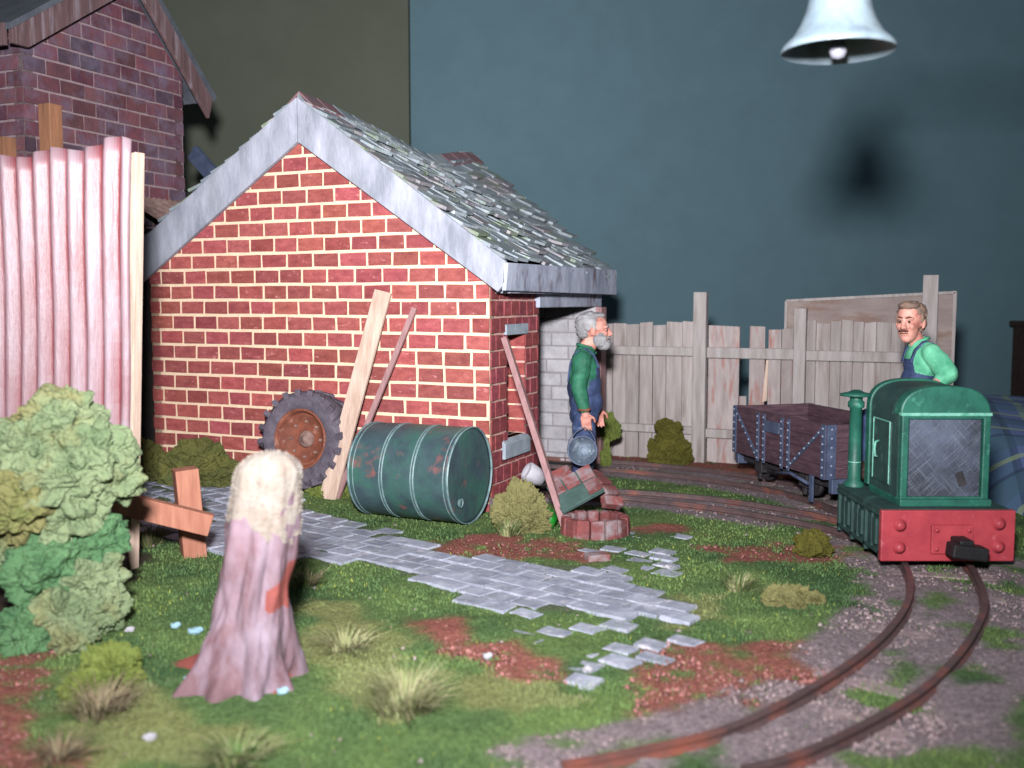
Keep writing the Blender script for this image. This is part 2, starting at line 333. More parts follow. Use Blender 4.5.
def raildist(x, y):
    r = np.full(x.shape, 9.0)
    for q in railpts[::3]: r = np.minimum(r, (x - q[0]) ** 2 + (y - q[1]) ** 2)
    return np.sqrt(r)
def zones(x, y):
    """0 grass 1 soil 2 straw 3 path bed 4 ballast 5 dark soil"""
    wx = x + (vnoise(x, y, 6, 1) - .5) * .22 + (vnoise(x, y, 17, 2) - .5) * .13; wy = y + (vnoise(x, y, 6, 3) - .5) * .22 + (vnoise(x, y, 17, 4) - .5) * .13
    z = np.zeros(x.shape, int)
    for p in STRAW: z[inside(p, wx, wy)] = 2
    for p in SOIL: z[inside(p, wx, wy) & (vnoise(x, y, 14, 8) > .22)] = 1
    z[inside(ADJ_DARKSOIL, wx, wy)] = 5
    z[inside(PATHP, wx, wy)] = 3
    rd = raildist(x, y); m = vnoise(x, y, 3.2, 5) * .6 + vnoise(x, y, 11, 6) * .4
    lim = np.where(y > 7.6, .24, .36 + .25 * np.clip(x - 2.4, 0, 1) * np.clip(7.3 - y, 0, 1))
    bal = (rd < lim) & ((m > .42) | (y > 8.6)); z[bal] = 4
    z[(x > 2.9) & (y < 6.9) & (rd < .95) & (m > .47)] = 4
    z[(x > 1.2) & (x < 2.2) & (y < 4.3) & (rd < .5) & (m > .6)] = 4
    return z
ZC = [lin(c) for c in ((60, 86, 52), (130, 80, 72), (112, 116, 74), (84, 92, 72), (122, 110, 114), (56, 50, 44))]
def grasscol(x, y):
    a = vnoise(x, y, 1.7, 21); b = vnoise(x, y, 5, 22); k = np.clip(a * .6 + b * .5 - .1, 0, 1)
    d = np.array(lin((54, 80, 52))); l = np.array(lin((102, 122, 70)))
    return d * (1 - k)[..., None] + l * k[..., None]

gx = np.arange(-7.4, 4.46, .035); gy = np.arange(2.2, 13.2, .035)
X, Y = np.meshgrid(gx, gy); Z0 = zones(X, Y)
Cg = np.array(ZC)[Z0]; gr = Z0 == 0; Cg[gr] = grasscol(X, Y)[gr]
Hh = hz_np(X, Y) + (vnoise(X, Y, 2.2, 31) - .5) * .025 + (vnoise(X, Y, 9, 32) - .5) * .014 + (vnoise(X, Y, 25, 33) - .5) * .008
Hh[(Z0 == 4)] += .004
# soften colours between neighbours
for _ in range(2):
    Cg[1:-1, 1:-1] = (Cg[1:-1, 1:-1] * 2 + Cg[:-2, 1:-1] + Cg[2:, 1:-1] + Cg[1:-1, :-2] + Cg[1:-1, 2:]) / 6
ny, nx = X.shape
V = np.stack([X, Y, Hh], -1).reshape(-1, 3)
idx = np.arange(nx * ny).reshape(ny, nx); q = np.stack([idx[:-1, :-1], idx[:-1, 1:], idx[1:, 1:], idx[1:, :-1]], -1).reshape(-1, 4)
me = bpy.data.meshes.new('ground'); me.vertices.add(len(V)); me.vertices.foreach_set('co', V.ravel())
me.loops.add(len(q) * 4); me.loops.foreach_set('vertex_index', q.ravel()); me.polygons.add(len(q)); me.polygons.foreach_set('loop_start', np.arange(len(q)) * 4)
me.polygons.foreach_set('loop_total', np.full(len(q), 4)); me.update(calc_edges=True)
ca = me.color_attributes.new('Col', 'FLOAT_COLOR', 'POINT'); ca.data.foreach_set('color', np.concatenate([Cg.reshape(-1, 3), np.ones((len(V), 1))], 1).ravel())
me.polygons.foreach_set('use_smooth', np.ones(len(q), bool)); me.materials.append(M['ground'])
go = bpy.data.objects.new('ground', me); COL.objects.link(go); tag(go, kind='structure')
bb = MB(); bb.box(((gx[0] + gx[-1]) / 2, (gy[0] + gy[-1]) / 2, -.2), (gx[-1] - gx[0], gy[-1] - gy[0], .32)); tag(bb.build('baseboard_slab', M['wood_mauve']), kind='structure')

def scatter(n, seed):
    """world points, denser where nearer"""
    r = np.random.RandomState(seed); u = r.rand(n); y = 1 / (1 / 3.6 - u * (1 / 3.6 - 1 / 12.2)); x = (r.rand(n) * 1.16 - .58) * y
    k = (x < 4.43); return x[k], y[k], r
def fibres(name, x, y, r, hmin, hmax, w, cols, m, lean=.5):
    n = len(x); z = hz_np(x, y) - .005; a = r.rand(n) * 6.283; h = hmin + (hmax - hmin) * r.rand(n); b = r.rand(n) * 6.283; lx = np.cos(b) * h * lean * r.rand(n); ly = np.sin(b) * h * lean * r.rand(n)
    ww = w * (.6 + .8 * r.rand(n)) * np.clip(y / 6, .7, 1.6)
    p0 = np.stack([x - np.cos(a) * ww, y - np.sin(a) * ww, z], -1); p1 = np.stack([x + np.cos(a) * ww, y + np.sin(a) * ww, z], -1); p2 = np.stack([x + lx, y + ly, z + h], -1)
    V = np.stack([p0, p1, p2], 1).reshape(-1, 3); me = bpy.data.meshes.new(name); me.vertices.add(3 * n); me.vertices.foreach_set('co', V.ravel())
    me.loops.add(3 * n); me.loops.foreach_set('vertex_index', np.arange(3 * n)); me.polygons.add(n); me.polygons.foreach_set('loop_start', np.arange(n) * 3); me.polygons.foreach_set('loop_total', np.full(n, 3)); me.update(calc_edges=True)
    ca = me.color_attributes.new('Col', 'FLOAT_COLOR', 'POINT'); C4 = np.ones((n, 4)); C4[:, :3] = cols; ca.data.foreach_set('color', np.repeat(C4, 3, axis=0).ravel())
    me.materials.append(m); o = bpy.data.objects.new(name, me); COL.objects.link(o); return o
x, y, r = scatter(190000, 3); zz = zones(x, y)
sh = lambda x, y: ((x - SHED.x) * CA + (y - SHED.y) * SA < .02) & (-(x - SHED.x) * SA + (y - SHED.y) * CA > -.02)
k = ((zz == 0) | ((zz == 2) & (r.rand(len(x)) < .85)) | ((zz == 1) & (r.rand(len(x)) < .10)) | ((zz == 4) & (r.rand(len(x)) < .04)) | ((zz == 3) & (r.rand(len(x)) < .10))) & ~sh(x, y)
for pq in PATHQ: k &= ~(inside(pq, x, y) & (r.rand(len(x)) < .55))
x, y, zz = x[k], y[k], zz[k]
c = grasscol(x, y) * (.65 + .9 * r.rand(len(x)))[:, None]; ylw = (r.rand(len(x)) < .015); c[ylw] = np.array(lin((150, 156, 70))); c[zz == 2] = c[zz == 2] * .4 + np.array(lin((134, 138, 94))) * .6
tag(fibres('grass_fibre', x, y, r, .010, .028, .0042, c, M['blade']), 'short green static grass fibres covering the yard', 'grass', kind='stuff')

# small stones of the ballast and crumbs on the soil
x, y, r = scatter(42000, 5); zz = zones(x, y); k = ((zz == 4) | ((zz == 1) & (r.rand(len(x)) < .45)) | (r.rand(len(x)) < .006)) & ~sh(x, y); x, y, zz = x[k], y[k], zz[k]; n = len(x)
s = (.006 + .011 * r.rand(n) ** 2); z = hz_np(x, y) + s * .2; base = np.array([(1, 0, -.4), (-.5, .87, -.4), (-.5, -.87, -.4), (0, 0, .8)])
a = r.rand(n) * 6.28; bx_ = base[None, :, 0] * np.cos(a)[:, None] - base[None, :, 1] * np.sin(a)[:, None]; by_ = base[None, :, 0] * np.sin(a)[:, None] + base[None, :, 1] * np.cos(a)[:, None]
V = np.stack([x[:, None] + bx_ * s[:, None] * (1 + r.rand(n, 1)), y[:, None] + by_ * s[:, None], z[:, None] + base[None, :, 2] * s[:, None]], -1).reshape(-1, 3)
tri = np.array([(0, 2, 1), (0, 1, 3), (1, 2, 3), (2, 0, 3)]); Fc = (np.arange(n)[:, None, None] * 4 + tri[None]).reshape(-1, 3)
me = bpy.data.meshes.new('ballast_stone'); me.vertices.add(len(V)); me.vertices.foreach_set('co', V.ravel()); me.loops.add(len(Fc) * 3); me.loops.foreach_set('vertex_index', Fc.ravel()); me.polygons.add(len(Fc))
me.polygons.foreach_set('loop_start', np.arange(len(Fc)) * 3); me.polygons.foreach_set('loop_total', np.full(len(Fc), 3)); me.update(calc_edges=True)
ca = me.color_attributes.new('Col', 'FLOAT_COLOR', 'POINT'); cc = np.ones((n, 4)); cc[:, :3] = np.array([1, 1, 1]) * (.45 + .9 * r.rand(n))[:, None]; red = (zz == 1); cc[red, :3] *= np.array([1.1, .62, .55]); ca.data.foreach_set('color', np.repeat(cc, 4, axis=0).ravel())
me.materials.append(M['gravel']); o = bpy.data.objects.new('ballast_stone', me); COL.objects.link(o); tag(o, 'loose grey and reddish crushed stones between and beside the rails', 'gravel', kind='stuff')

# cobbles
mb = MB(); r = random.Random(5)
def cobble(x, y, a, sx, sy, dz=0):
    z = hz(x, y) + .004 + dz; R = Matrix.Rotation(a + r.uniform(-.08, .08), 3, 'Z'); h = .010 + r.uniform(-.004, .005); k = r.uniform(.8, 1.08)
    bot = [Vector((i * sx / 2, j * sy / 2, -.03)) for i, j in ((-1, -1), (1, -1), (1, 1), (-1, 1))]
    top = [Vector((i * sx / 2 * .95 + r.uniform(-.01, .01), j * sy / 2 * .93 + r.uniform(-.008, .008), h + r.uniform(-.004, .004))) for i, j in ((-1, -1), (1, -1), (1, 1), (-1, 1))]
    c = Vector((x, y, z)); mb.hexa([R @ v + c for v in bot], [R @ v + c for v in top], (k, k, k * 1.02))
pa = math.radians(-38); ci, si = math.cos(pa), math.sin(pa)
for i in range(-60, 60):
    for j in range(-60, 60):
        lx = i * .215 + (j % 2) * .10; ly = j * .165; x = -.3 + lx * ci - ly * si; y = 7.6 + lx * si + ly * ci
        ax, ay = np.array([x]), np.array([y]); jx = x + r.uniform(-.05, .05); jy = y + r.uniform(-.05, .05)
        on = inside(PATHP, np.array([jx]), np.array([jy]))[0]; part = any(inside(pq, ax, ay)[0] for pq in PATHQ)
        if (on and r.random() < .97) or (part and r.random() < .62):
            if not sh(ax, ay)[0] and raildist(ax, ay)[0] > .15: cobble(x, y, pa, *((.213, .162, 0) if on else (r.uniform(.15, .2), r.uniform(.11, .15), -.007)))
po = mb.build('cobbled_path', M['stone'], bevel=.003); tag(po, kind='structure')

# ------------------------------------------------------------------ brickwork
def brickwork(name, parent, to, a0, a1, b0, b1, bl, bh, joint, mats, colfn, clips=(), holes=(), th=.1, seed=1, proud=.014, outline=None):
    """bricks in a plane (a along, b up, c out) mapped by to(a, c, b); clips: planes ((a,b),(na,nb)) that cut off the positive side"""
    bm = bmesh.new(); cl = bm.loops.layers.float_color.new('Col'); r = random.Random(seed)
    def addbox(pa, pb, c0, c1, col, mi, jit=0):
        q = [(pa[0], pb[0]), (pa[1], pb[0]), (pa[1], pb[1]), (pa[0], pb[1])]
        q = [(u + r.uniform(-jit, jit), w + r.uniform(-jit, jit)) for u, w in q]; dc = [r.uniform(-jit, jit) * .7 for _ in q]
        vs = [bm.verts.new((u, c0, w)) for u, w in q] + [bm.verts.new((u, c1 + d, w)) for (u, w), d in zip(q, dc)]
        for f in ((0, 1, 2, 3), (7, 6, 5, 4), (0, 4, 5, 1), (1, 5, 6, 2), (2, 6, 7, 3), (3, 7, 4, 0)):
            fc = bm.faces.new([vs[i] for i in f]); fc.material_index = mi
            for l in fc.loops: l[cl] = (*col, 1)
    row = 0; b = b0
    while b < b1 - .01:
        off = 0 if row % 2 else bl / 2; a = a0 - off
        while a < a1 - .005:
            L = bl * r.uniform(.93, 1.07); lo = max(a + joint / 2, a0); hi = min(a + L - joint / 2, a1); blo, bhi = b + joint / 2, min(b + bh - joint / 2, b1)
            if hi - lo > .03:
                segs = [(lo, hi)]
                for (h0, h1, g0, g1) in holes:
                    if bhi > g0 and blo < g1: segs = [s_ for l_, h_ in segs for s_ in ((l_, min(h_, h0)), (max(l_, h1), h_)) if s_[1] - s_[0] > .02]
                for s_ in segs: addbox(s_, (blo, bhi), 0, proud, colfn(r, (s_[0] + s_[1]) / 2, b), 0, .004)
            a += L
        b += bh; row += 1
    # backing
    ys = sorted({a0, a1, *[h[0] for h in holes], *[h[1] for h in holes]}); zs = sorted({b0, b1, *[h[2] for h in holes], *[h[3] for h in holes]})
    for i in range(len(ys) - 1):
        for j in range(len(zs) - 1):
            m_a, m_b = (ys[i] + ys[i + 1]) / 2, (zs[j] + zs[j + 1]) / 2
            if any(h[0] < m_a < h[1] and h[2] < m_b < h[3] for h in holes): continue
            addbox((ys[i], ys[i + 1]), (zs[j], zs[j + 1]), -th, 0, (1, 1, 1), 1)
    for (pa, pb), (na, nb) in clips:
        geo = bm.verts[:] + bm.edges[:] + bm.faces[:]
        res = bmesh.ops.bisect_plane(bm, geom=geo, plane_co=(pa, 0, pb), plane_no=(na, 0, nb), clear_outer=True)
        ed = [e for e in res['geom_cut'] if isinstance(e, bmesh.types.BMEdge)]
        bmesh.ops.edgenet_fill(bm, edges=ed)
    for v in bm.verts: v.co = to(*v.co)
    bmesh.ops.recalc_face_normals(bm, faces=bm.faces[:])
    me = bpy.data.meshes.new(name); bm.to_mesh(me); bm.free()
    for m in mats: me.materials.append(m)
    o = bpy.data.objects.new(name, me); COL.objects.link(o); o.parent = parent; return o

S = empty('brick_shed', SHED, ANG, 'small red brick gabled shed with weathered slate roof, lit by the flash in mid yard', 'shed')
def redcol(r, a, b):
    k = r.uniform(.72, 1.15); return (k, k * r.uniform(.82, 1.05), k * r.uniform(.85, 1.05))
RW, RZ0, SL = 3.87, 3.42, .70     # gable width, brick apex, slope
brickwork('gable_wall', S, lambda a, c, b: Vector((a, -c, b)), -RW, -.045, -.08, 3.52, .285, .150, .03, [M['brick'], M['mortar']], redcol,
          clips=[((-1.97, 3.5), (.70, 1)), ((-1.97, 3.5), (-.70, 1))], th=.1, seed=3)
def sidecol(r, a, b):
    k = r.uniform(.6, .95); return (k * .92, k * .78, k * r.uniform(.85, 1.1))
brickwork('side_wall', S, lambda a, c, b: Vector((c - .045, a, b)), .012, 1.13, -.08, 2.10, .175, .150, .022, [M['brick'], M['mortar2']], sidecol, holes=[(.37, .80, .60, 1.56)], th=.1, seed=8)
w = MB()
for i in range(7): # bricks of the window reveal seen from the side
    z0 = .60 + i * .137; w.box((-.095, .815, z0 + .068), (.19, .05, .115), col=(1, .9, .9) if i % 2 else (.9, .7, .7), mi=0)
    w.box((-.095, .835, z0 + .068), (.19, .03, .137), mi=1)
w.build('window_reveal', [M['brick'], M['mortar']], S).location.x = -.045
w = MB(); w.box((-.20, .6, 1.08), (.03, .5, 1.0)); w.box((-.16, .395, 1.08), (.05, .03, .96)); w.build('window_frame', M['concrete'], S).location.x = -.045
w = MB(); w.box((-.01, .57, 1.60), (.08, .52, .10)); w.build('lintel', M['concrete'], S, bevel=.01).location.x = -.045
w = MB(); w.prism([(-.09, .25, .60), (.0, .25, .60), (.045, .25, .56), (.045, .25, .42), (-.09, .25, .42)], (0, .6, 0)); w.build('sill', M['concrete'], S, bevel=.008).location.x = -.045
white = lambda r, a, b: (lambda k: (k, k, k))(r.uniform(.86, 1.08))
brickwork('whitewashed_wall', S, lambda a, c, b: Vector((a, 2.79 - c, b)), -RW + .1, 0, -.05, 3.45, .36, .155, .018, [M['wbrick'], M['wmortar']], white, clips=[((-1.97, 3.42), (.70, 1)), ((-1.97, 3.42), (-.70, 1))], th=.16, seed=5, proud=.01)
brickwork('rear_side_wall', S, lambda a, c, b: Vector((-RW - c, a, b)), 0, 2.95, -.05, 2.1, .285, .150, .03, [M['brick'], M['mortar']], redcol, th=.1, seed=6)
w = MB(); w.box((.03, 2.86, .86), (.07, .17, 1.86)); w.build('corner_post', M['wood_mauve'], S)
w = MB(); w.box((-.11, 1.16, .9), (.12, .06, 1.86)); w.build('door_jamb', M['black'], S)
w = MB(); w.box((-.08, 2.0, 1.88), (.18, 1.9, .17)); w.build('opening_beam', M['fascia'], S, bevel=.01)
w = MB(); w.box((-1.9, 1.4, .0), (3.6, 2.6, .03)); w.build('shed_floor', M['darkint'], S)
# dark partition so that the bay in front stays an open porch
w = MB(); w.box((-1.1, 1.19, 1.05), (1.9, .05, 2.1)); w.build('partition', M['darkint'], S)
# roof
RL = 3.02
SAG = ([0, .46, .91, 1.4, 1.83, 2.3, 2.6, 2.95, 3.4, 3.9], [0, -.02, -.07, -.12, -.17, -.24, -.24, -.17, -.09, -.05])
def sag(y): return float(np.interp(y, *SAG))
def ylim(d): return RL + .66 * max(0, 1 - d / 2.1)
def rz(x, y):
    return 3.75 - abs(x + 1.975) * (.738 if x > -1.975 else .665) + sag(y) * (1 - .75 * min(1, abs(x + 1.975) / 2.0))
w = MB(); nyy = 14
for side in (-1, 1):
    x1 = -1.975 + side * (2.12 if side > 0 else 2.1)
    for i in range(nyy):
        yr = lambda t, d: -.04 + (ylim(d) + .04) * t
        q = [Vector((xx, yy, rz(xx, yy) - .05)) for xx, yy in ((-1.975, yr(i / nyy, 0)), (x1, yr(i / nyy, 2.1)), (x1, yr((i + 1) / nyy, 2.1)), (-1.975, yr((i + 1) / nyy, 0)))]
        w.hexa([v - Vector((0, 0, .05)) for v in q], q)
w.build('roof_deck', M['darkint'], S)
w = MB(); r = random.Random(4)
for side in (-1, 1):
    rows = 15; span = 2.10
    for i in range(rows + 1):
        d = span - i * span / rows  # lower edge distance from the ridge
        yy = -.045 - r.uniform(0, .03)
        while yy < ylim(d) - .05:
            wd = r.uniform(.17, .30); ln = .28 + r.uniform(-.03, .03); d0 = d + r.uniform(-.035, .04); yc = yy + wd / 2; up = .035 + r.uniform(0, .035) + (.03 if r.random() < .15 else 0)
            pts = []
            rot = r.uniform(-.16, .16)
            for dd, yq in ((d0, yy), (d0, yy + wd - .012), (d0 - ln, yy + wd - .012), (d0 - ln, yy)):
                dd2 = dd + (yq - yc) * rot; xx = -1.975 + side * max(dd2, 0.0); lift = up if dd == d0 else .0
                pts.append(Vector((xx, yq, rz(xx, yq) - .045 + lift)))
            th = Vector((side * .014, 0, .027)); k = r.uniform(.7, 1.18); tint = (k, k, k * 1.02) if r.random() > .1 else (k * 1.05, k * .86, k * .86)
            if side < 0: pts = pts[::-1]
            w.hexa(pts, [p + th for p in pts], tint); yy += wd
w.build('roof_slates', M['slate'], S)
w = MB(); yy = -.05; i = 0
while yy < RL + .45:
    L = r.uniform(.26, .36)
    for s_ in (-1, 1):
        a_ = [Vector((-1.975, yy, rz(-1.975, yy) + .035)), Vector((-1.975, yy + L, rz(-1.975, yy + L) + .03)), Vector((-1.975 + s_ * .16, yy + L, rz(-1.975 + s_ * .16, yy + L) + .012)), Vector((-1.975 + s_ * .16, yy, rz(-1.975 + s_ * .16, yy) + .012))]
        w.hexa(a_, [p + Vector((0, 0, .028)) for p in a_], mi=1 if (yy < .3 or yy > 2.7) else 0)
    yy += L + .005
w.build('ridge_tiles', [M['slate'], M['ridge']], S, bevel=.006)
w = MB(); w.prism([(-1.975, -.03, 3.75), (.14, -.03, 2.205), (.14, -.03, 2.02), (.07, -.03, 1.94), (-1.975, -.03, 3.34)], (0, -.05, 0)); w.build('barge_board', M['bargewood'], S, bevel=.006)
w = MB(); w.prism([(-1.982, -.03, 3.75), (-1.982, -.03, 3.34), (-4.04, -.03, 1.97), (-4.10, -.03, 2.35)], (0, -.05, 0)); w.build('barge_board', M['bargewood'], S, bevel=.006)
w = MB(); w.prism([(.13, -.08, 2.19), (.13, RL - .02, 2.21), (.13, RL - .02, 1.93), (.11, -.08, 1.95)], (.04, 0, 0)); w.build('eaves_fascia', M['fascia'], S, bevel=.006)
w = MB(); w.box((.04, 1.6, 1.945), (.14, 3.0, .03)); w.build('soffit', M['fascia'], S)

# ------------------------------------------------------------------ the tall house behind
Hs = empty('brick_house', HOUSE, ANG, 'tall dark purple brick house at the far left, its roof out of the frame', 'house')
def dcol(r, a, b):
    k = r.uniform(.6, 1.1); t = r.random()
    return (k * .6, k * .8, k * 1.0) if t < .10 else (k, k * r.uniform(.75, .95), k * r.uniform(.85, 1.05))
brickwork('gable_wall', Hs, lambda a, c, b: Vector((c, a, b)), 0, 2.12, -.05, 5.2, .285, .150, .022, [M['dbrick'], M['dmortar']], dcol, clips=[((1.33, 5.17), (-.65, 1)), ((1.33, 5.17), (1.05, 1))], seed=11, th=.12)
brickwork('front_wall', Hs, lambda a, c, b: Vector((a, -c, b)), -3.2, .0, -.05, 4.36, .285, .150, .022, [M['dbrick'], M['dmortar']], dcol, seed=12, th=.12)
w = MB(); w.prism([(-.0, 2.0, 0), (-3.2, 2.0, 0), (-3.2, 2.0, 4.1), (0, 2.0, 4.1)], (0, .1, 0)); w.build('rear_wall', M['dbrick'], Hs)
w = MB(); w.hexa([Vector((.16, -.24, 4.30)), Vector((-3.4, -.24, 4.30)), Vector((-3.4, 1.33, 5.36)), Vector((.16, 1.33, 5.36))], [Vector((.16, -.24, 4.36)), Vector((-3.4, -.24, 4.36)), Vector((-3.4, 1.33, 5.42)), Vector((.16, 1.33, 5.42))])
w.hexa([Vector((.16, 1.33, 5.36)), Vector((-3.4, 1.33, 5.36)), Vector((-3.4, 2.48, 4.14)), Vector((.16, 2.48, 4.14))], [Vector((.16, 1.33, 5.42)), Vector((-3.4, 1.33, 5.42)), Vector((-3.4, 2.52, 4.2)), Vector((.16, 2.52, 4.2))]); w.build('roof', M['darkslate'], Hs)
w = MB(); w.prism([(.10, -.22, 4.32), (.10, 1.33, 5.36), (.10, 1.33, 5.10), (.10, -.04, 4.18), (.10, -.22, 4.18)], (.05, 0, 0)); w.build('barge_board', M['wood_dark'], Hs, bevel=.006)
w = MB(); w.prism([(.10, 1.335, 5.36), (.10, 2.47, 4.18), (.10, 2.40, 3.94), (.10, 1.335, 5.10)], (.05, 0, 0)); w.build('barge_board', M['wood_dark'], Hs, bevel=.006)
w = MB(); w.prism([(-3.3, -.22, 4.16), (.09, -.22, 4.16), (.09, -.22, 4.36), (-3.3, -.22, 4.36)], (0, -.04, 0)); w.build('eaves_fascia', M['wood_dark'], Hs, bevel=.006)
w = MB(); n = 40
for i in range(n):  # small corrugated roof of the lean-to
    a0, a1 = 1.1 + i * .04, 1.1 + (i + 1) * .04
    for (u, v) in ((a0, a1),):
        d = .012 * (1 if i % 2 else -1); w.hexa([Vector((.02, u, 2.96 + d)), Vector((.55, u, 2.7 + d)), Vector((.55, v, 2.7 - d)), Vector((.02, v, 2.96 - d))], [Vector((.02, u, 2.97 + d)), Vector((.55, u, 2.71 + d)), Vector((.55, v, 2.71 - d)), Vector((.02, v, 2.97 - d))])
w.build('lean_to_roof', M['rust_grey'], Hs)
w = MB(); w.box((.26, 1.5, 1.3), (.4, .7, 2.6)); w.build('lean_to_wall', M['darkint'], Hs)
w = MB(); pb = at(193, 152, 12.2); pc = at(217, 180, 12.0); w.bar(pb, pc + (pc - pb) * .8, .07, .19, up=(0, 0, 1)); o = w.build('blue_board', M['strap'], bevel=.006)
tag(o, 'narrow blue-grey board slanting down behind the left roof edge of the brick shed', 'board')

# ------------------------------------------------------------------ corrugated iron screen
SO = Vector((-2.62, 6.75, 0)); Ci = empty('corrugated_iron_screen', SO, ANG, 'tall red and white streaked corrugated iron sheet on a timber frame at the left edge', 'fence panel')
w = MB(); per = .150; cols_ = 220; Wd = 2.3
def shx(u, z): return -Wd * (1 - u) - .03 + (z / 2.9) * .15 * u
vsf = []; zl = [-.02, .5, 1.0, 1.5, 2.0, 2.5, 1.0]
NJ = 28
for j in range(NJ + 1):
    for i in range(cols_ + 1):
        u = i / cols_; ztop = 2.91 + .03 * math.exp(-((u - .97) / .06) ** 2) + .02 * math.sin(i * .13) - .09 * (u < .92) * (.92 - u); z = ztop * j / NJ
        xx = shx(u, z); vsf.append(Vector((xx, .034 * math.sin(2 * math.pi * (-Wd * (1 - u)) / per) + .01 * math.sin(z * 3 + u * 4), z)))
fs = [(j * (cols_ + 1) + i, j * (cols_ + 1) + i + 1, (j + 1) * (cols_ + 1) + i + 1, (j + 1) * (cols_ + 1) + i) for j in range(NJ) for i in range(cols_)]
w.add(vsf, fs, smooth=True)
for fi in range(len(w.c)):   # white paint worn onto the crests, rust in the troughs
    i = fi % cols_; ph = .5 - .5 * math.sin(2 * math.pi * (-Wd * (1 - (i + .5) / cols_)) / per - .5); ph = min(1, max(0, ph + .5 * mn.noise(Vector((i * .07, (fi // cols_) * .22, 0))))); w.c[fi] = (.70 + .30 * ph, .20 + .72 * ph, .22 + .74 * ph)
o = w.build('iron_sheet', M['iron'], Ci); sd = o.modifiers.new('thick', 'SOLIDIFY'); sd.thickness = .012
w = MB(); w.hexa([Vector((-.15, .04, 0)), Vector((-.045, .04, 0)), Vector((-.045, .12, 0)), Vector((-.15, .12, 0))], [Vector((.02, .04, 2.84)), Vector((.12, .04, 2.85)), Vector((.12, .12, 2.85)), Vector((.02, .12, 2.84))]); w.build('edge_post', M['wood_pale'], Ci, bevel=.004)
w = MB(); w.box((-.75, .14, 1.62), (.11, .11, 3.24)); w.build('back_post', M['wood_orange'], Ci, bevel=.004)
w = MB(); w.box((-1.22, .14, 1.52), (.13, .11, 3.04)); w.build('back_post', M['wood_orange'], Ci, bevel=.004)
w = MB(); w.box((-.8, .07, 1.2), (1.6, .05, .12)); w.build('back_rail', M['wood_orange'], Ci, bevel=.004)

# ------------------------------------------------------------------ broken rail fence near the stump
Bf = empty('broken_fence', (-2.36, 7.2, 0), 0, 'short broken red-brown timber fence post with a sloping rail between iron sheet and stump', 'fence')
w = MB(); R = Matrix.Rotation(math.radians(28), 3, 'Z') @ Matrix.Rotation(math.radians(-4), 3, 'Y'); w.box((-.015, .06, .30), (.165, .165, .68), rot=R); w.build('post', M['wood_red'], Bf, bevel=.006)
w = MB(); a_ = at(98, 497, 6.72) - Vector((-2.36, 7.2, 0)); b_ = at(211, 525, 6.90) - Vector((-2.36, 7.2, 0)); w.bar(a_, b_, .09, .15); w.build('rail', M['wood_red'], Bf, bevel=.006)

# ------------------------------------------------------------------ planks leaning on the shed
def plank(name, a, b, w0, th, m, label, face=AY, cat='plank'):
    a = Vector(a); b = Vector(b); mb = MB(); d = (b - a).normalized(); x = face.cross(d).normalized(); n = x.cross(d).normalized()
    q = lambda c, k, e: [c + x * (w0 / 2 * k * i) + n * (th / 2 * j) for i, j in ((-1, -1), (1, -1), (1, 1), (-1, 1))]
    o = a.copy(); mb.hexa([v - o for v in q(a, 1, 0)], [v - o for v in q(b, 1, 0)])
    ob = mb.build(name, m, bevel=.003); ob.location = o; return tag(ob, label, cat)
plank('wide_plank', shed(-1.49, -.40, .05), shed(-1.08, -.06, 1.95), .17, .03, M['wood_pale'], 'wide pale bare plank leaning on the brick gable behind the drum')
plank('thin_batten', shed(-1.42, -.36, .05), shed(-.76, -.05, 1.80), .05, .03, M['wood_mauve'], 'thin dark batten leaning on the brick gable right of the wide pale plank', cat='batten')
plank('leaning_pole', Vector((.445, 7.93, -.01)), shed(.05, .12, 1.53), .075, .05, M['wood_mauve'], 'long mauve-brown plank leaning on the shed corner beside the narrow window', face=AX)

# ------------------------------------------------------------------ tyre
Ty = empty('tractor_wheel', shed(-1.83, -.19, .10), ANG, 'old tractor wheel with a rusty hub leaning on the brick gable wall', 'wheel')
tl = math.radians(7)
Mt = T(0, -.02, .47) @ Matrix.Scale(1.1, 4) @ RX(-tl) @ RX(math.pi / 2)
w = MB(); prof = [(.245, -.10), (.275, -.125), (.36, -.13), (.40, -.09), (.415, 0), (.40, .09), (.36, .13), (.275, .125), (.245, .10), (.24, 0), (.245, -.10)]
w.lathe(prof, Mt, n=64, fn=lambda r_, z_, a, i: (r_ * (1 + .01 * math.sin(a * 7)), z_))
for k in range(20):
    for s_ in (-1, 1):
        a = 2 * math.pi * (k + .5 * (s_ > 0)) / 20
        Lm = Mt @ RZ(a) @ T(.388, 0, s_ * .08)
        vs = [Lm @ (RX(s_ * .5) @ Vector((x_ * .032, y_ * .024, z_ * .06))) for x_ in (-1, 1) for y_ in (-1, 1) for z_ in (-1, 1)]
        w.add(vs, [(0, 1, 3, 2), (4, 6, 7, 5), (0, 4, 5, 1), (2, 3, 7, 6), (0, 2, 6, 4), (1, 5, 7, 3)])
w.build('tyre', M['tyre'], Ty, bevel=.006)
w = MB(); w.lathe([(.25, .06), (.262, .11), (.25, .125), (.232, .10), (.225, .06), (.215, .05), (.205, .06), (.19, .02), (.10, -.0), (.0, .0)], Mt, n=48)
w.lathe([(.25, -.06), (.255, -.1), (.2, -.05), (0, -.04)], Mt, n=32)
w.build('rim', M['rust'], Ty)
w = MB(); w.lathe([(.07, 0), (.07, .025), (.055, .035), (.03, .035), (.03, .05), (0, .052)], Mt, n=24); w.build('hub', M['rust_grey'], Ty)
